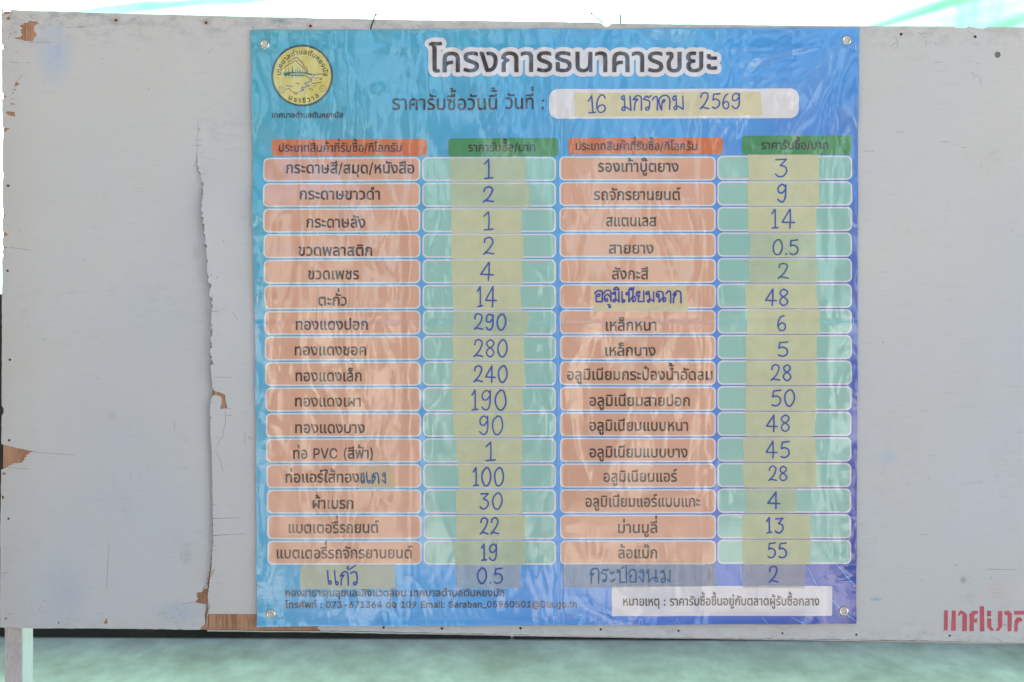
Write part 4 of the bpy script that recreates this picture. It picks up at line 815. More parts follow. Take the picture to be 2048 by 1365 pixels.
def lathe_at(name, px, py, prof, mat, parent, H, off=0, n=18, smooth_=True):
    h = float(H(np.array([float(px)]), np.array([float(py)]))[0]) + off
    c = wpt(np.array([float(px)]), np.array([float(py)]), np.array([h]))[0]; V, F = [], []
    for r, d in prof:
        for k in range(n): V.append((c[0] + r / 1000 * math.cos(2 * math.pi * k / n), c[1] - d / 1000, c[2] + r / 1000 * math.sin(2 * math.pi * k / n)))
    for a in range(len(prof) - 1):
        for k in range(n): F.append((a * n + k, (a + 1) * n + k, (a + 1) * n + (k + 1) % n, a * n + (k + 1) % n)[::-1])
    if prof[-1][0] < prof[0][0] and prof[-1][0] < 3: F.append(tuple((len(prof) - 1) * n + k for k in range(n))[::-1])
    return mesh_obj(name, V, F, mat, parent, smooth=smooth_)
for (px, py, r) in [(232, 41, 2.7), (412, 46, 2.9), (621, 52.5, 2.7), (1802, 69, 3.0), (1950, 74, 3.0), (16, 372, 2.7), (15, 542, 2.4), (19, 720, 2.6), (18, 881, 2.5), (17, 1038, 2.3),
        (1201.5, 1259, 2.6), (1357, 1262, 2.3), (1565, 1267, 2.2), (1713, 1270, 2.4), (1900, 1272, 2.3), (767, 1255.5, 2.6), (884, 1257.5, 2.6), (1041, 1257, 2.6), (1338, 1270, 0.1)][:-1]:
    lathe_at('screw_head', px, py, [(r, -.3), (r, .35), (r * .7, .55), (r * .55, .15), (.3, .1)], MAT['rust'], board, Hb, n=12)
lathe_at('hole_disc', 1995, 110, [(6.2, .05), (5.7, .45), (5.3, .2), (.4, .15)], MAT['hole_shade'], board, Hb, n=20)  # open hole; its dark inside is put into the disc colour
def tube(name, pts, r, mat, parent, n=8, caps=None):
    V, F = [], []
    pts = [Vector(p) for p in pts]
    for i, p in enumerate(pts):
        d = (pts[min(i + 1, len(pts) - 1)] - pts[max(i - 1, 0)]).normalized(); a = d.orthogonal().normalized(); b_ = d.cross(a)
        rr = r[i] if isinstance(r, (list, tuple)) else r
        for k in range(n): V.append(tuple(p + (a * math.cos(2 * math.pi * k / n) + b_ * math.sin(2 * math.pi * k / n)) * rr))
    for i in range(len(pts) - 1):
        for k in range(n): F.append((i * n + k, i * n + (k + 1) % n, (i + 1) * n + (k + 1) % n, (i + 1) * n + k))
    F.append(tuple(range(n))[::-1]); F.append(tuple((len(pts) - 1) * n + k for k in range(n)))
    return mesh_obj(name, V, F, mat, parent)
def W(px, py, h): return tuple(wpt(np.array([px]), np.array([py]), np.array([h]))[0])
def nail(pts, r, head):
    P = [W(*p) for p in pts]; d = (Vector(P[-1]) - Vector(P[-2])).normalized()
    e = Vector(P[-1]); allp = P[:-1] + [tuple(e - d * .0012), tuple(e - d * .0009), tuple(e)]
    tube('nail', allp, [r] * len(P) + [head, head], MAT['nail'], board)
nail([(741, 59, .001), (744.5, 50, .005), (748.5, 41, .010), (753.5, 32.5, .016)], .0014, .0032)
nail([(1206, 47, .000), (1199, 41, .004), (1192, 37.5, .007), (1188, 34, .010), (1181.5, 30, .014)], .0013, .0030)
nail([(1241.5, 49, -.001), (1241, 41, .001), (1240.5, 30.5, .003)], .0014, .0034)

# scratches, staple stubs, hair cracks on the paint: one part
mk = []
def zs(L, ox, oy, s): return [[(ox + x / s, oy + y / s) for x, y in st] for st in L]
A = zs([[(530, 220), (590, 214), (666, 216)], [(1643, 422), (1673, 384)], [(70, 305), (84, 262)], [(228, 114), (262, 155)], [(240, 130), (285, 118)], [(88, 85), (100, 110), (60, 148)], [(18, 130), (50, 110), (85, 95)],
     [(75, 490), (150, 496)], [(215, 497), (240, 495)], [(180, 590), (130, 650)], [(1558, 1010), (1575, 1020), (1558, 1040)], [(1535, 1108), (1588, 1100)], [(1538, 1150), (1590, 1143)], [(1540, 1210), (1590, 1202)],
     [(1525, 1303), (1560, 1310)], [(1555, 1330), (1600, 1320)], [(230, 335), (400, 338)], [(560, 150), (585, 149)], [(100, 640), (160, 500)][:0] or [(115, 600), (120, 610)]], 0, 0, 3.94)
A += zs([[(75, 612), (235, 632)], [(30, 612), (60, 614)], [(218, 1222), (234, 1238)], [(1680, 1118), (1740, 1122)], [(1840, 1130), (1885, 1180)], [(1620, 888), (1668, 882)], [(1645, 975), (1668, 968)], [(150, 465), (158, 488)], [(1580, 366), (1600, 370)]], 0, 340, 3.94)
A += zs([[(270, 885), (590, 908)], [(60, 1008), (230, 1018)], [(1640, 132), (1680, 138)], [(1640, 200), (1695, 198)], [(1645, 268), (1690, 272)], [(1700, 292), (1830, 296)], [(1785, 598), (1830, 595)], [(1800, 541), (1825, 541)],
     [(1928, 815), (1938, 735)], [(1955, 762), (2000, 784)], [(1697, 860), (1740, 950), (1762, 1030)], [(1660, 982), (1695, 984)], [(1655, 1240), (1720, 1258)], [(1670, 1275), (1690, 1278)], [(1680, 1298), (1700, 1298)], [(1372, 635), (1376, 710)], [(1718, 833), (1732, 790), (1762, 765), (1764, 712), (1782, 670), (1780, 560)]], 0, 680, 3.94)
A += zs([[(1680, 66), (1900, 62)], [(1682, 198), (1930, 190)], [(1690, 280), (1710, 278)], [(8, 500), (70, 490)], [(1430, 742), (1540, 728)], [(860, 255), (838, 620)], [(1650, 118), (1700, 122)], [(1635, 495), (1690, 505)], [(1620, 540), (1680, 545)], [(1640, 600), (1690, 605)], [(75, 825), (98, 815)], [(1540, 660), (1610, 645)]], 0, 1020, 3.94)
A += zs([[(560, 368), (605, 333)], [(595, 300), (612, 330), (612, 360), (595, 382)], [(770, 258), (795, 274), (832, 262)], [(834, 318), (836, 365)], [(1180, 260), (1215, 268)], [(1268, 1320), (1280, 1295)], [(605, 1043), (670, 1042)], [(950, 1120), (1020, 1122)], [(340, 1195), (430, 1193)], [(1120, 1166), (1158, 1164)], [(330, 1170), (480, 1170)][:0] or [(905, 493), (950, 494)], [(1205, 588), (1218, 602)], [(1238, 590), (1248, 604)], [(1265, 610), (1270, 680)]], 1640, 0, 3.946)
A += zs([[(1330, 472), (1560, 476)], [(1350, 530), (1356, 550)], [(785, 195), (850, 198)], [(1380, 1010), (1450, 1045)]], 1640, 1020, 3.956)
polys = []
for st in A: polys += ribbon(st, .62)
rs = random.Random(21)
for (cx, cy, sx, sy, k) in [(30, 60, 40, 40, 16), (100, 40, 60, 8, 12), (430, 42, 30, 8, 8), (560, 42, 40, 8, 16), (840, 55, 20, 4, 10), (1900, 80, 110, 22, 12), (60, 1215, 50, 12, 10), (1690, 1255, 30, 6, 6), (362, 1105, 20, 26, 10), (1950, 150, 10, 24, 12), (250, 90, 200, 40, 12), (350, 1235, 40, 20, 26), (2000, 1265, 60, 16, 12)]:
    for _ in range(k): polys.append(disc(rs.gauss(cx, sx / 2), min(1250, max(30, rs.gauss(cy, sy / 2))), rs.uniform(.35, 1.0), 6))
polys = [p for p in polys if not (500 < p[0][0] < 1718 and 58 < p[0][1] < 1252)]
P, F = union(polys); decal('scratch_marks', P, F, MAT['mark'], board, .00025, Hb, 'stuff')

fib = []
for k in range(26):
    t_ = k / 25; xx = 427 - 24 * t_ + random.uniform(-2, 2) * (1 + t_); yy = 1138 + 50 * t_; fib.append([(xx, yy), (xx + random.uniform(1, 3.5), yy + random.uniform(-1, 1)), (xx + random.uniform(0, 3), yy + random.uniform(2, 4)), (xx - random.uniform(0, 2), yy + random.uniform(1.5, 3))])
for k in range(8):
    xx = 414 + random.uniform(0, 6); yy = 1206 + 2.4 * k; fib.append([(xx, yy), (xx + random.uniform(1, 3), yy + .3), (xx + random.uniform(1, 3), yy + 2), (xx - .5, yy + 2)])
for f_ in range(0, 34, 1): fib[f_] = [tuple(p) for p in fib[f_]]
P, F = union(fib); decal('torn_fibres', P, F, MAT['ply'], board, .0006, lambda x, y: np.maximum(Hb(x, y, -1), Hb(x, y, 1)) if False else Hb(x, y), 'stuff')

# red stencilled word, cut by the frame edge
sp = [[(1247, 208), (1287, 207), (1284, 409), (1243, 410)], [(1326, 208), (1366, 210), (1365, 414), (1316, 415)],
      [(1385, 245), (1405, 212), (1418, 206), (1440, 216), (1470, 240), (1478, 260), (1477, 417), (1427, 417), (1432, 255), (1420, 240), (1400, 265), (1388, 262)],
      [(1500, 250), (1530, 213), (1560, 210), (1588, 212), (1586, 240), (1560, 248), (1550, 262), (1548, 290), (1560, 292), (1582, 288), (1578, 330), (1565, 333), (1545, 330), (1547, 416), (1502, 417), (1504, 330)],
      [(1604, 168), (1648, 166), (1652, 420), (1606, 420)],
      [(1677, 210), (1719, 210), (1718, 268), (1678, 270)], [(1677, 285), (1719, 288), (1722, 370), (1748, 400), (1742, 414), (1716, 414), (1680, 375)],
      [(1787, 212), (1832, 212), (1830, 370), (1800, 412), (1770, 414), (1765, 400), (1786, 375)],
      [(1850, 215), (1895, 210), (1928, 240), (1924, 415), (1890, 420), (1884, 410), (1884, 260), (1852, 250)],
      [(1947, 212), (2100, 210), (2100, 250), (1949, 253)], [(1949, 420), (1955, 310), (1975, 280), (2010, 275), (2032, 290), (2030, 318), (2000, 322), (1990, 340), (1984, 422)], [(2052, 275), (2090, 275), (2090, 420), (2052, 420)]]
for s_ in sp:
    pl = [(1640 + x / 5.02, 1180 + y / 5.02) for x, y in s_]; P, F = cdt([jag(pl, .22, 2.2, len(s_) + int(pl[0][0]), True)]); decal('stencil_letter', P, F, MAT['stencil'], board, .0003, Hb)

# ------------------------------------------------------------------ the banner
banner = thing('price_banner', 'blue glossy vinyl price list banner stapled to the white plywood board', 'banner', (0, 0, CZ - .57))
nx, ny = 405, 396
ii, jj = np.meshgrid(np.linspace(0, 1, nx + 1), np.linspace(0, 1, ny + 1))
yl = 62 + (1252 - 62) * jj; yr = 58 + (1246.5 - 58) * jj
xl = np.interp(jj, [0, .06, .3, .47, .7, 1], [502.5, 504, 508.5, 512, 514, 516]); xr = np.interp(jj, [0, .1, .4, .75, 1], [1717, 1715, 1714, 1712.5, 1711])
X = xl + (xr - xl) * ii; Y = yl + (yr - yl) * ii + 1.2 * (vn(ii * 9, jj * 3) - .5) * (1 - np.minimum(1, np.minimum(jj, 1 - jj) * 30))
X = X + 1.6 * (vn(jj * 22, ii * 0 + 1.5) - .5) * (1 - 0 * ii) + .8 * (vn(jj * 60, ii * 0 + 8.5) - .5); Y = Y + 1.4 * (vn(ii * 20 + 3, jj * 0 + .5) - .5)
x, y = X.ravel(), Y.ravel(); V = wpt(x, y, Hv(x, y)); nn = nrm(Hv, x, y)
F = [(j * (nx + 1) + i, (j + 1) * (nx + 1) + i, (j + 1) * (nx + 1) + i + 1, j * (nx + 1) + i + 1) for j in range(ny) for i in range(nx)]
mesh_obj('vinyl_sheet', V, F, MAT['sheet'], banner, normals=nn)

def rrect(x0, y0, x1, y1, r, step=5.0, sk=(0, 0)):
    """grid over a rounded rectangle"""
    xs = [0]; t = 0
    xs = list(x0 + r * (1 - np.cos(np.linspace(0, math.pi / 2, 6)))) + list(np.linspace(x0 + r, x1 - r, max(2, int((x1 - x0) / step)))[1:-1]) + list(x1 - r * (1 - np.cos(np.linspace(math.pi / 2, 0, 6))))
    m_ = max(2, int((y1 - y0) / step)); P, F = [], []
    for i, xx in enumerate(xs):
        d = r - min(xx - x0, x1 - xx); d = max(0, min(r, d)); ins = r - math.sqrt(max(0, r * r - d * d))
        for j in range(m_ + 1): P.append((xx, y0 + ins + (y1 - y0 - 2 * ins) * j / m_))
    for i in range(len(xs) - 1):
        for j in range(m_):
            a = i * (m_ + 1) + j; F += [(a, a + m_ + 1, a + m_ + 2), (a, a + m_ + 2, a + 1)]
    P = np.array(P); F = np.array(F)
    # drop degenerate end triangles
    A_ = P[F]; ar = np.abs((A_[:, 1, 0] - A_[:, 0, 0]) * (A_[:, 2, 1] - A_[:, 0, 1]) - (A_[:, 2, 0] - A_[:, 0, 0]) * (A_[:, 1, 1] - A_[:, 0, 1])); F = F[ar > 1e-6]
    P = P.copy(); P[:, 0] += (P[:, 1] - y0) * sk[0]; P[:, 1] += (P[:, 0] - x0) * sk[1]
    return P, F
def cell(name, x0, y0, x1, y1, fill, parent, bw=3.0, r=11, sk=(0, 0)):
    P1, F1 = rrect(x0, y0, x1, y1, r, 5, sk); P2, F2 = rrect(x0 + bw, y0 + bw, x1 - bw, y1 - bw, r - bw, 5, sk)
    h1 = Hv(P1[:, 0], P1[:, 1]) + .00028; h2 = Hv(P2[:, 0], P2[:, 1]) + .00052
    V = np.concatenate([wpt(P1[:, 0], P1[:, 1], h1), wpt(P2[:, 0], P2[:, 1], h2)])
    nn = np.concatenate([nrm(Hv, P1[:, 0], P1[:, 1]), nrm(Hv, P2[:, 0], P2[:, 1])])
    F = np.concatenate([orient(P1, F1), orient(P2, F2) + len(P1)])
    return mesh_obj(name, V, F, [MAT['white'], MAT[fill]], parent, [0] * len(F1) + [1] * len(F2), nn)

LT = [("กระดาษสี/สมุด/หนังสือ", 573.8, 828.6, 347.7), ("กระดาษขาวดำ", 601.5, 760, 400), ("กระดาษลัง", 614.8, 730.8, 456), ("ขวดพลาสติก", 599, 744.6, 512.3), ("ขวดเพชร", 618, 718.5, 559.4),
 ("ตะกั่ว", 638.5, 694.5, 611.7), ("ทองแดงปอก", 593.8, 736, 660), ("ทองแดงชอค", 591.7, 733, 710.8), ("ทองแดงเล็ก", 593, 723.7, 762.5), ("ทองแดงเผา", 592, 722, 813), ("ทองแดงบาง", 592, 730, 866),
 ("ท่อ PVC (สีฟ้า)", 588, 746, 917), ("ท่อแอร์ใส้ทอง", 573, 718.5, 964.6), ("ผ้าเบรก", 626.8, 706.8, 1017), ("แบตเตอรี่รถยนต์", 579, 757.5, 1065.5), ("แบตเตอรี่รถจักรยานยนต์", 555, 824.6, 1116)]
RT = [("รองเท้าบู๊ตยาง", 1196, 1356, 344.6), ("รถจักรยานยนต์", 1188, 1360, 401), ("สแตนเลส", 1212, 1311.7, 453), ("สายยาง", 1218, 1306, 507.7), ("สังกะสี", 1224, 1296, 559), None,
 ("เหล็กหนา", 1211.7, 1312, 661.5), ("เหล็กบาง", 1210.8, 1310, 712), ("อลูมิเนียมกระป๋องน้ำอัดลม", 1134.5, 1423.7, 760), ("อลูมิเนียมสายปอก", 1179, 1378.5, 812), ("อลูมิเนียมแบบหนา", 1179, 1375, 861.5),
 ("อลูมิเนียมแบบบาง", 1179, 1374, 914.5), ("อลูมิเนียมแอร์", 1207, 1353, 963), ("อลูมิเนียมแอร์แบบแกะ", 1171, 1399, 1013), ("ม่านมูลี่", 1236, 1313, 1065), ("ล้อแม๊ก", 1236, 1313, 1115.4)]
for r in range(16):
    t = r / 15
    yt = 317 + 50.93 * r; sl = -2.0 / 313
    c1 = cell('name_cell', 527.7 + 8.3 * t, yt, 840.6 + 3.1 * t, yt + 48, 'orange', banner, sk=(0, sl * (1 - t)))
    s, a, b_, bs = LT[r]; printed('lettering', s, a, b_, bs, 17.3, MAT['black'], c1)
    cell('price_cell', 844.6 + 3.1 * t, yt - 1.8 + 1.5 * t, 1111.7, yt + 46.4 + 1.5 * t, 'mint', banner, sk=(0, 0))
    yt = 314 + 51.07 * r
    c2 = cell('name_cell', 1118.5 + 1.5 * t, yt, 1430.8, yt + 48.3, 'orange', banner)
    if r != 5:
        s, a, b_, bs = RT[r]; printed('lettering', s, a, b_, bs, 17.3, MAT['black'], c2)
    cell('price_cell', 1434, yt - 1.5 + .5 * t, 1703 - 2.4 * t, yt + 47 + .5 * t, 'mint', banner)

# headers
def pill(name, x0, y0, x1, y1, r, mat, sk=(0, 0)):
    P, F = rrect(x0, y0, x1, y1, r, 5, sk); return decal(name, P, F, MAT[mat], banner, .0004)
for (x0, y0, x1, y1, m_, s, a, b_, bs) in [(544.6, 280, 854.5, 313.8, 'header', "ประเภทสินค้าที่รับซื้อ/กิโลกรัม", 559, 803, 304.6), (897, 278, 1116, 314.3, 'green', "ราคารับซื้อ/บาท", 937, 1070, 304),
        (1136, 277, 1445, 310, 'header', "ประเภทสินค้าที่รับซื้อ/กิโลกรัม", 1151.4, 1393, 301.5), (1483, 273, 1702.5, 311, 'green', "ราคารับซื้อ/บาท", 1521.5, 1654.5, 299.5)]:
    p = pill('header_pill', x0, y0, x1, y1, 7, m_, (0, -.003)); printed('lettering', s, a, b_, bs, 13.3, MAT['black'], p)

# title with its white halo
P, F, gl = text_mesh("โครงการธนาคารขยะ", 859, 1431.7, 145.5, 39.5, 1.0)
decal('title', P, F, MAT['title'], banner, .0014)
Pv, Fv, n = [], [], 0; hs = []
Lh = text_mesh("โครงการธนาคารขยะ", 859, 1431.7, 145.5, 39.5, 0)[2]
for q, (P, F) in enumerate(Lh):
    e = {}
    for f in F:
        for a, b_ in ((f[0], f[1]), (f[1], f[2]), (f[2], f[0])): e[(int(a), int(b_))] = 1
    rim = [(a, b_) for (a, b_) in e if (b_, a) not in e]; rim = rim[::1]
    polys = [P[f] for f in F]; pts = P
    last = []
    for a, b_ in rim: polys += ribbon([tuple(P[a]), tuple(P[b_])], 19)[:1]
    for i_ in sorted(set(a for a, _ in rim)):
        p = P[i_]
        if all(np.hypot(*(p - l_)) > 3.0 for l_ in last): last.append(p); polys.append(disc(p[0], p[1], 9.5, 14))
    Pu, Fu = union(polys)
    # add interior points so that the halo follows the folds
    Pv.append(Pu); Fv.append(Fu + n); n += len(Pu); hs += [.0006 + .00003 * (q % 3)] * len(Pu)
P = np.concatenate(Pv); F = np.concatenate(Fv); x, y = P[:, 0], P[:, 1]
mesh_obj('title_halo', wpt(x, y, Hv(x, y) + np.array(hs)), orient(P, F), MAT['white'], banner, normals=nrm(Hv, x, y))
printed('subtitle', "ราคารับซื้อวันนี้", 785.5, 994.8, 221, 22.5, MAT['title'], banner, .0009, .45)
printed('subtitle', "วันที่ :", 1011.7, 1087.7, 219.5, 22.5, MAT['title'], banner, .0009, .45)
pill('date_box', 1098, 180, 1596, 239, 18, 'white', (0, -.002))
nb = pill('note_box', 1223, 1171.5, 1663, 1231, 3, 'cream')
printed('lettering', "หมายเหตุ : ราคารับซื้อขึ้นอยู่กับตลาดผู้รับซื้อกลาง", 1246, 1637, 1210, 13.8, MAT['black'], nb)
printed('footer_line', "กองสาธารณสุขและสิ่งแวดล้อม เทศบาลตำบลตันหยงมัส", 571.7, 1009, 1192, 11.6, MAT['black'], banner)
printed('footer_line', "โทรศัพท์ : 073-671364 ต่อ 109 Email: Saraban_05960501@Dla.go.th", 571.7, 1153, 1215.5, 10.8, MAT['black'], banner, sl=-.003)
printed('municipality_name', "เทศบาลตำบลตันหยงมัส", 545.7, 686.6, 236.7, 8.6, MAT['title'], banner)
for st, wd in [([(1188, 1178), (1200, 1200), (1209, 1228), (1212, 1248)], 2.2), ([(1352, 1236), (1358, 1246)], 1.6), ([(1524, 1234), (1534, 1247)], 1.6), ([(1480, 1130), (1482, 1150), (1486, 1170)], 1.8),
        ([(1612, 1132), (1622, 1150), (1632, 1170)], 1.8), ([(1664, 1200), (1690, 1226), (1708, 1240)], 2.0), ([(1672, 1128), (1690, 1150), (1709, 1172)], 2.0), ([(1582, 1234), (1606, 1246)], 1.5)]:
    P, F = union(ribbon(smooth(st), wd)); decal('printed_swirl', P, F, MAT['swirl'], banner, .00035)

# emblem
CX, CY = 605.3, 152.8
P, F = cdt([disc(CX, CY, 61.8, 72)], np.array([(CX + a, CY + b_) for a in range(-55, 56, 8) for b_ in range(-55, 56, 8) if a * a + b_ * b_ < 3000]))
em = decal('emblem', P, F, MAT['logo_ring'], banner, .0004)
P, F = cdt([disc(CX, CY, 57.6, 72)], np.array([(CX + a, CY + b_) for a in range(-50, 51, 8) for b_ in range(-50, 51, 8) if a * a + b_ * b_ < 2500]))
decal('yellow_disc', P, F, MAT['logo_yellow'], em, .00065)
def arc_text(s, rad, a0, a1, size, flip=False, dil=.016):
    L = layout(s); tot = sum(GC[c][0] for c, *_ in L); Vs, Fs, n = [], [], 0
    for ch, x, y_, k in L:
        P, F = glyph_bold(ch)
        P = P.copy(); mid = x + GC[ch][0] / 2; f = mid / tot; ang = R(a0 + (a1 - a0) * f)
        u = (P[:, 0] - GC[ch][0] / 2) * size; v_ = (P[:, 1] + y_) * size
        if not flip:
            r_ = rad + v_; X_ = CX + r_ * math.cos(ang) - u * math.sin(ang) * -1 * -1 * -1; Y_ = 0
            ex = np.array([math.sin(-ang + math.pi / 2) , 0])
            er = np.array([math.cos(ang), -math.sin(ang)]); et = np.array([math.sin(ang), math.cos(ang)])
        else:
            r_ = rad - v_; er = np.array([math.cos(ang), -math.sin(ang)]); et = np.array([-math.sin(ang), -math.cos(ang)])
        Q = np.array([CX, CY])[None] + r_[:, None] * er[None] + u[:, None] * et[None]
        Vs.append(Q); Fs.append(F + n); n += len(P)
    return np.concatenate(Vs), np.concatenate(Fs)
P, F = arc_text("เทศบาลตำบลตันหยงมัส", 42.5, 180, -3, 19.5); decal('arc_lettering', P, F, MAT['black'], em, .0009)
P, F = arc_text("นราธิวาส", 54.0, 236, 312, 19.5, True); decal('arc_lettering', P, F, MAT['black'], em, .0009)
def lz(pts): return [(520 + x / 7.185, 70 + y / 7.185) for x, y in pts]
def logo(name, strokes, wd, mat, off=.0009):
    pl = []
    for s in strokes: pl += ribbon(smooth(lz(s), 3), wd * 1.35)
    P, F = union(pl); decal(name, P, F, MAT[mat], em, off)
logo('mountain', [[(410, 405), (455, 375), (510, 345), (535, 333), (560, 355), (580, 385), (610, 400), (635, 455), (680, 500), (695, 550)], [(355, 490), (390, 455), (440, 425), (475, 410), (510, 385), (530, 385), (545, 405), (600, 460), (650, 510), (680, 548)]], 1.1, 'logo_red')
tr = []
for (x, b_, tp, wd) in [(380, 560, 490, 14), (418, 555, 480, 12), (475, 560, 440, 26), (520, 555, 475, 12), (545, 555, 465, 12), (570, 555, 470, 12), (590, 558, 510, 20), (620, 560, 515, 18), (648, 562, 530, 16)]:
    tr.append(lz([(x - wd / 2, b_), (x, tp), (x + wd / 2, b_)]))
for (x, tp, b_, wd) in [(380, 585, 655, 14), (425, 585, 652, 14), (470, 585, 655, 20), (515, 588, 625, 12), (545, 588, 628, 12), (570, 588, 625, 12), (610, 590, 625, 20)]:
    tr.append(lz([(x - wd / 2, tp), (x, b_), (x + wd / 2, tp)]))
for st_, w_ in (([(358, 566), (400, 560), (470, 556), (560, 556), (640, 558), (700, 570), (745, 580)], 3.0), ([(362, 580), (385, 578), (420, 574)], 3.6), ([(365, 592), (430, 592), (540, 594), (620, 597), (680, 612), (722, 636)], 1.4), ([(430, 588), (560, 584), (680, 586)], 1.0)): tr += ribbon(smooth(lz(st_), 3), w_)
P, F = union(tr); decal('tree_line', P, F, MAT['logo_green'], em, .0009)
logo('river', [[(790, 590), (770, 620), (730, 640), (750, 665), (700, 690), (655, 705), (670, 725), (715, 735), (690, 755), (620, 765), (612, 785), (640, 800), (590, 818)]], 1.3, 'logo_blue')
logo('shore_line', [[(700, 575), (800, 582), (880, 575), (918, 583)]], 1.0, 'logo_ring')
logo('field_marks', [[(378, 738), (420, 745), (478, 750)], [(380, 790), (430, 785), (460, 820), (530, 845), (565, 828)], [(520, 705), (570, 715)], [(760, 708), (820, 705), (888, 690)], [(710, 782), (770, 798)], [(800, 640), (840, 622)], [(860, 638), (905, 632)], [(865, 655), (890, 652)], [(778, 745), (810, 742)], [(820, 663), (824, 665)], [(490, 860), (545, 862)]], 1.0, 'logo_red')
fl = []
for cx, cy in ((316, 800), (912, 782)):
    for k in range(8):
        a = k * math.pi / 4; fl += ribbon(lz([(cx + 25 * math.cos(a), cy + 25 * math.sin(a)), (cx + 50 * math.cos(a + .25), cy + 50 * math.sin(a + .25)), (cx + 50 * math.cos(a - .25), cy + 50 * math.sin(a - .25))]), .7)
    fl += [disc(*lz([(cx, cy)])[0], 1.0, 8)]
P, F = union(fl); decal('flower_marks', P, F, MAT['logo_red'], em, .0009)

# eyelets and staples
for px, py in ((530.5, 91), (1691, 83), (543, 1227), (1686, 1222)):
    ey = lathe_at('eyelet', px, py, [(9.3, .2), (9.0, 1.0), (8.0, 1.7), (6.8, 1.8), (5.8, 1.2), (5.2, .3), (5.0, -1.0)], MAT['brass'], banner, Hv, .0006, 28)
    lathe_at('eyelet_hole', px, py, [(5.6, .45), (.2, .45)], MAT['paint'], ey, Hv, .0003, 20)
def staple(x0, y0, x1, y1):
    h = [float(Hv(np.array([a]), np.array([b_]))[0]) for a, b_ in ((x0, y0), (x1, y1))]
    tube('staple', [W(x0, y0, h[0] - .0004), W(x0 + (x1 - x0) * .06, y0 + (y1 - y0) * .06, h[0] + .0010), W(x0 + (x1 - x0) * .94, y0 + (y1 - y0) * .94, h[1] + .0010), W(x1, y1, h[1] - .0004)], .00055, MAT['steel'], banner, 6)
for s_ in [(1708.5, 89, 1708, 102), (516.5, 593, 517, 606), (558.5, 1235, 569.5, 1235.5), (1141, 1236, 1151, 1236), (1680, 1232.5, 1691, 1232.5), (1705, 638, 1704.5, 650), (1102, 66, 1120, 66.5)]: staple(*s_)

# ------------------------------------------------------------------ masking tape strips with handwritten prices, each a thing
def tape(q, label, mat='tape', off=.0012, strokes=None, pen_='pen', wd=3.2, cat='tape strip', group='masking tape strips with handwritten prices'):
    (x0, y0), (x1, y1), (x2, y2), (x3, y3) = q   # tl tr br bl
    nx_, ny_ = max(4, int((x1 - x0) / 4)), max(4, int((y3 - y0) / 4)); P, F = [], []
    for j in range(ny_ + 1):
        t = j / ny_; je = random.uniform(-.35, .35); je2 = random.uniform(-.35, .35)
        for i in range(nx_ + 1):
            u_ = i / nx_; xa = x0 + (x3 - x0) * t + je; xb = x1 + (x2 - x1) * t + je2; ya = y0 + (y3 - y0) * t; yb = y1 + (y2 - y1) * t
            P.append((xa + (xb - xa) * u_, ya + (yb - ya) * u_))
    for j in range(ny_):
        for i in range(nx_):
            a = j * (nx_ + 1) + i; F += [(a, a + 1, a + nx_ + 2), (a, a + nx_ + 2, a + nx_ + 1)]
    cx, cy = (x0 + x1) / 2, y3; h = float(Hv(np.array([cx]), np.array([cy]))[0])
    root = thing('tape_strip', label, cat, W(cx, cy, h + off), group)
    decal('tape', np.array(P), np.array(F), MAT[mat], root, off)
    if strokes and isinstance(strokes[0], tuple):
        for _, st_ in strokes: hand(st_, root, off + .00035, pen_, wd)
    elif strokes: hand(strokes, root, off + .00035, pen_, wd)
    return root
ORD = 'top second third fourth fifth sixth seventh eighth ninth tenth eleventh twelfth thirteenth fourteenth fifteenth sixteenth last'.split()
Lp = [('1', (900, 1053), (901, 1053), (969, 320, 986, 358)), ('2', (901, 1058.5), (901, 1059), (966, 375, 987, 405.5)), ('1', (903, 1045), (903.5, 1042), (968, 425, 986, 461)), ('2', (902, 1047), (904, 1046), (967, 476, 988, 510)),
 ('4', (903, 1043), (904, 1046), (961, 526, 986, 561)), ('14', (904.5, 1040), (907, 1043), (955, 574.5, 993, 614)), ('290', (908, 1059), (904.5, 1053), (948.6, 628.6, 1012, 660)), ('280', (904, 1047), (908, 1050), (948, 680, 1014.5, 714)),
 ('240', (904, 1047.5), (902.5, 1051), (948, 732, 1014.5, 764.6)), ('190', (902.5, 1045), (906, 1047), (944, 780.6, 1013, 820)), ('90', (905, 1043), (908.6, 1046.5), (959, 832, 1005.5, 868.6)), ('1', (910, 1044.5), (915, 1044.6), (972, 884, 990, 921)),
 ('100', (915, 1042), (919, 1042), (947, 935, 1007.7, 971)), ('30', (912, 1044.6), (912.5, 1045), (960.6, 985.5, 1005, 1017.5)), ('22', (912, 1051), (913, 1049), (960.6, 1035, 997.5, 1068)), ('19', (908.6, 1049), (910, 1053), (963, 1088, 994.5, 1120))]
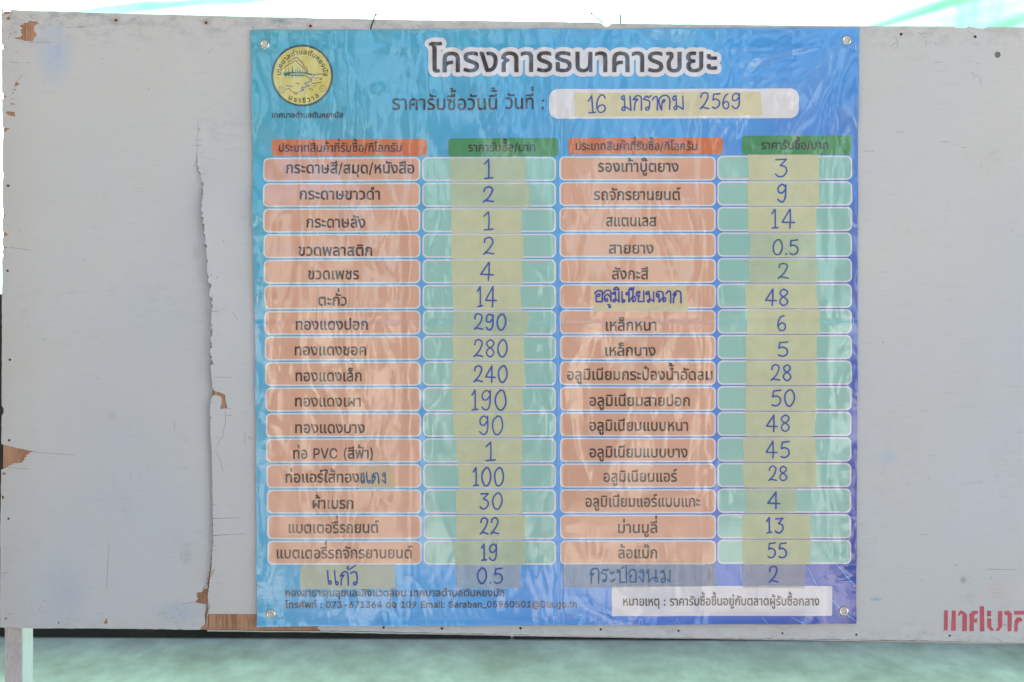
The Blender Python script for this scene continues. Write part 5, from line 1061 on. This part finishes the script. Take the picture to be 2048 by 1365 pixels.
Rp = [('3', (1494.5, 1635.5), (1497, 1637), (1550, 318.5, 1574, 354.5)), ('9', (1494, 1637), (1494, 1637), (1554, 370, 1572, 404.6)), ('14', (1495, 1631), (1495, 1632), (1542.5, 420, 1588, 457.5)), ('0.5', (1500, 1631), (1498, 1631), (1544.6, 480, 1595, 510)),
 ('2', (1495.5, 1632), (1497, 1633), (1555, 527.7, 1575, 558)), ('48', (1489, 1630), (1490.5, 1635), (1530, 579, 1575, 612)), ('6', (1494, 1639.5), (1493, 1637), (1554, 631.7, 1571, 661.5)), ('5', (1491, 1632), (1490, 1632), (1555, 683.7, 1575, 713)),
 ('28', (1492, 1631), (1490, 1633), (1541, 730, 1581.5, 761.5)), ('50', (1490, 1630), (1490.5, 1631), (1542, 780, 1588, 812)), ('48', (1489, 1630), (1490.5, 1627), (1532, 830, 1578, 863)), ('45', (1484.6, 1629), (1486.5, 1632), (1531, 882.5, 1577.5, 915)),
 ('28', (1485, 1631), (1486, 1633), (1536, 932, 1573, 961.5)), ('4', (1490.5, 1593), (1490, 1591), (1534.5, 984, 1559, 1017)), ('13', (1484.5, 1618.5), (1484, 1619), (1532, 1035, 1565.5, 1065.5)), ('55', (1484, 1619), (1485, 1619), (1534.5, 1084.6, 1572, 1115))]
for r in range(16):
    s, a, b_, bb_ = Lp[r]; yt = (316 if r == 0 else 317.5 + 50.9 * r); yb = 366 + 50.9 * r
    thin = r in (0, 1, 6, 15)
    tape([(a[0], yt), (a[1], yt), (b_[1], yb), (b_[0], yb)], f'cream masking tape strip with handwritten {s}, {ORD[r]} row of the left price column', 'tape_thin' if thin else 'tape', .0012 + .0001 * (r % 2), number_strokes(s, *bb_))
    s, a, b_, bb_ = Rp[r]; yt = (310.5 if r == 0 else 313.5 + 51.0 * r); yb = 362.5 + 51.05 * r
    tape([(a[0], yt), (a[1], yt), (b_[1], yb), (b_[0], yb)], f'cream masking tape strip with handwritten {s}, {ORD[r]} row of the right price column', 'tape_thin' if r in (3, 4, 13) else 'tape', .0012 + .0001 * (r % 2), number_strokes(s, *bb_), 'pen_teal' if r in (3, 4) else 'pen')
tape([(911.5, 1129.5), (1041, 1129), (1042, 1176.5), (912.5, 1177)], 'greyish tape strip with handwritten 0.5 directly on the blue below the left price column', 'tape_old', .0013, number_strokes('0.5', 955, 1135, 1005.5, 1166))
tape([(1485.5, 1128), (1608, 1128.5), (1607, 1175.5), (1485, 1175.5)], 'greyish tape strip with handwritten 2 directly on the blue below the right price column', 'tape_old', .0013, number_strokes('2', 1537, 1132, 1555, 1164))
OX, OY, S_ = 590, 925, 5.354
glass = zs([[(355, 1155), (362, 1260), (375, 1298), (395, 1285), (385, 1262), (365, 1280)], [(430, 1155), (438, 1260), (450, 1305), (470, 1290), (458, 1270), (440, 1285)], [(488, 1215), (515, 1175), (555, 1165), (572, 1200), (575, 1310)],
    [(488, 1215), (530, 1200), (505, 1240), (498, 1308)], [(580, 1110), (565, 1120), (585, 1140), (655, 1098)], [(600, 1185), (635, 1165), (665, 1185), (668, 1270), (650, 1308), (630, 1295), (640, 1275), (665, 1290)]], OX, OY, S_)
tape([(601.5, 1129.5), (789.5, 1128.5), (791.7, 1177), (601.5, 1177)], 'long grey-green tape strip with one short handwritten blue word under the left name column', 'tape', .0013, glass, 'pen', 3.0)
red = zs([[(715, 115), (712, 190), (725, 220), (748, 205), (740, 190), (720, 205)], [(770, 110), (775, 190), (790, 220), (812, 205), (800, 190), (778, 205)], [(735, 110), (745, 200)], [(830, 225), (835, 140), (855, 115), (890, 120), (902, 225)],
    [(830, 225), (865, 165), (858, 148), (845, 158)], [(840, 150), (862, 150), (850, 135)], [(970, 112), (948, 116), (941, 138), (957, 148), (968, 130)], [(970, 112), (972, 222)], [(972, 222), (936, 184)]], OX, OY, S_)
tape([(719, 931.5), (787, 931.5), (790.5, 977), (719.5, 977)], 'tan tape patch with blue handwriting ending the printed words of the thirteenth left row', 'tape_thin', .0012, red, 'pen_teal', 2.5)
alu = zs([[(95, 240), (130, 190), (200, 175), (248, 205), (245, 400)], [(245, 400), (125, 400)], [(125, 400), (120, 290), (160, 245), (200, 255), (175, 295), (145, 290)], [(420, 320), (370, 255), (315, 270), (290, 330), (300, 385), (350, 385), (350, 345), (315, 345)], [(275, 240), (310, 185), (380, 165), (420, 210), (425, 395)],
    [(360, 460), (400, 470), (385, 515), (415, 505), (400, 470)], [(510, 200), (455, 230), (500, 245), (515, 200)], [(515, 200), (520, 340), (470, 360), (475, 400), (510, 395), (520, 345), (590, 400)], [(585, 190), (590, 405)], [(480, 155), (520, 110), (560, 115), (590, 155)], [(590, 155), (480, 155)],
    [(652, 195), (655, 390), (680, 410), (710, 385), (690, 360), (662, 380)], [(795, 195), (735, 225), (745, 260), (790, 240)], [(795, 195), (790, 405)], [(790, 405), (880, 290), (930, 340), (905, 395), (870, 390), (875, 340)], [(875, 190), (875, 400)], [(790, 160), (830, 120), (880, 155)], [(880, 158), (790, 160)], [(888, 105), (885, 160)],
    [(1000, 195), (985, 235), (1015, 215), (1000, 190), (955, 210), (950, 280), (1010, 275), (985, 330), (985, 400)], [(985, 400), (1095, 395)], [(1095, 185), (1100, 400)], [(1200, 190), (1145, 215), (1145, 250), (1200, 235)], [(1200, 190), (1215, 340), (1175, 370), (1185, 410), (1215, 390), (1215, 345), (1300, 395)], [(1300, 200), (1300, 400)],
    [(1350, 240), (1380, 195), (1450, 190), (1490, 230), (1495, 400)], [(1405, 245), (1360, 260), (1365, 300), (1405, 290)], [(1405, 245), (1410, 410)], [(1410, 410), (1490, 320), (1540, 330), (1535, 380), (1500, 400)], [(1550, 240), (1590, 190), (1640, 210), (1645, 425)], [(1695, 265), (1730, 210), (1790, 180), (1850, 225), (1855, 425)], [(1695, 265), (1760, 240), (1710, 320), (1700, 420)]], 1180, 565, 10.24)
tape([(1185.5, 573), (1373, 573), (1375, 623), (1186, 623)], 'tan tape strip with a bold handwritten blue word over the sixth right name cell', 'tape', .0012, alu, 'pen_dark', 3.3)
can = zs([[(385, 185), (405, 120), (450, 105), (490, 135), (492, 290)], [(385, 185), (430, 165), (398, 215), (400, 290)], [(520, 165), (560, 115), (580, 130), (615, 115)], [(520, 165), (585, 180), (590, 220), (580, 270), (550, 272), (548, 250), (580, 245)],
    [(640, 150), (655, 170), (690, 145)], [(645, 260), (660, 275), (700, 240)], [(765, 130), (740, 120), (728, 150), (755, 150)], [(765, 130), (765, 275)], [(765, 277), (845, 280)], [(845, 70), (845, 280)], [(790, 100), (810, 80)], [(880, 155), (910, 120), (960, 125), (970, 170), (965, 275)], [(965, 275), (885, 275)], [(885, 275), (890, 210), (910, 185), (905, 215)],
    [(1060, 120), (1030, 125), (1015, 155), (1045, 150)], [(1060, 120), (1065, 200), (1060, 275)], [(1060, 275), (1000, 205)], [(1130, 120), (1103, 140), (1112, 160), (1130, 145)], [(1130, 120), (1132, 275)], [(1132, 275), (1175, 225), (1222, 212)], [(1222, 120), (1222, 212)], [(1222, 212), (1248, 238), (1232, 272), (1203, 258), (1222, 222)],
    [(1320, 120), (1280, 150), (1310, 155)], [(1320, 120), (1335, 215), (1295, 240), (1300, 280), (1340, 260), (1335, 220), (1400, 270)], [(1405, 125), (1400, 270)]], 1120, 1120, 6.4)
ct = tape([(1124.5, 1127.5), (1429, 1126.5), (1431, 1171.5), (1125.5, 1175.5)], 'long grey worn tape strip with faded handwriting above the white note box', 'tape_old', .0013, can, 'pen_fade', 2.6)
wr = []
for st in zs([[(195, 150), (200, 230), (170, 330)], [(880, 220), (882, 330)], [(1120, 180), (1105, 250), (1115, 335)], [(1385, 60), (1365, 150), (1345, 325)], [(1915, 60), (1912, 325)], [(1230, 292), (1270, 300)], [(1465, 295), (1500, 290)]], 1120, 1120, 6.4): wr += ribbon(smooth(st), .9)
for k in range(16): wr += ribbon([(1120 + (1890 + random.uniform(-6, 6)) / 6.4, 1120 + (120 + k * 12) / 6.4), (1120 + (1928 + random.uniform(-6, 6)) / 6.4, 1120 + (120 + k * 12) / 6.4)], .45)
P, F = union(wr); decal('torn_wrinkles', P, F, MAT['tape_wr'] if 'tape_wr' in MAT else plain('tape wrinkle', (.50, .46, .36), (.62, .57, .46), 80, .6), ct, .0019)
date_strokes = zs([[(185, 150), (220, 95)], [(220, 95), (226, 180), (232, 268)], [(190, 270), (262, 262)], [(358, 120), (340, 90), (310, 92), (280, 140), (272, 210), (290, 255), (320, 265), (352, 245), (355, 205), (330, 188), (295, 200), (280, 225)],    [(552, 93), (525, 105), (532, 135), (553, 122)], [(552, 95), (556, 195), (530, 220), (535, 245), (560, 238), (562, 205), (620, 243)], [(612, 98), (620, 243)], [(642, 135), (670, 100), (705, 95), (728, 125), (728, 240)], [(642, 135), (690, 128), (665, 165), (655, 240)],    [(748, 130), (780, 98), (800, 112), (828, 92)], [(748, 130), (808, 150), (812, 195), (800, 235), (775, 238), (775, 215), (805, 210)], [(840, 140), (862, 105), (885, 105), (893, 140), (888, 240)], [(935, 240), (912, 180), (910, 130), (950, 92), (995, 95), (1018, 140), (1015, 232)], [(935, 240), (940, 160), (960, 130), (968, 148), (945, 165)],    [(1080, 95), (1050, 110), (1055, 140), (1078, 125)], [(1080, 98), (1085, 190), (1060, 210), (1068, 235), (1090, 225), (1088, 195), (1155, 232)], [(1150, 98), (1155, 232)]], 1140, 175, 5.12)    + sum([number_strokes(c, 1140 + a / 5.12, 175 + b_ / 5.12, 1140 + d / 5.12, 175 + e / 5.12) for c, a, b_, d, e in (('2', 1328, 65, 1415, 232), ('5', 1445, 72, 1528, 222), ('6', 1555, 80, 1625, 228), ('9', 1652, 68, 1735, 222))], [])
tape([(1149, 187.5), (1519.5, 185), (1524, 232), (1149, 235.5)], 'long cream tape strip with the handwritten blue date on the white date box', 'tape', .0012,
    [('day', date_strokes[:4]), ('month', date_strokes[4:17]), ('year', date_strokes[17:])], 'pen', 2.9)
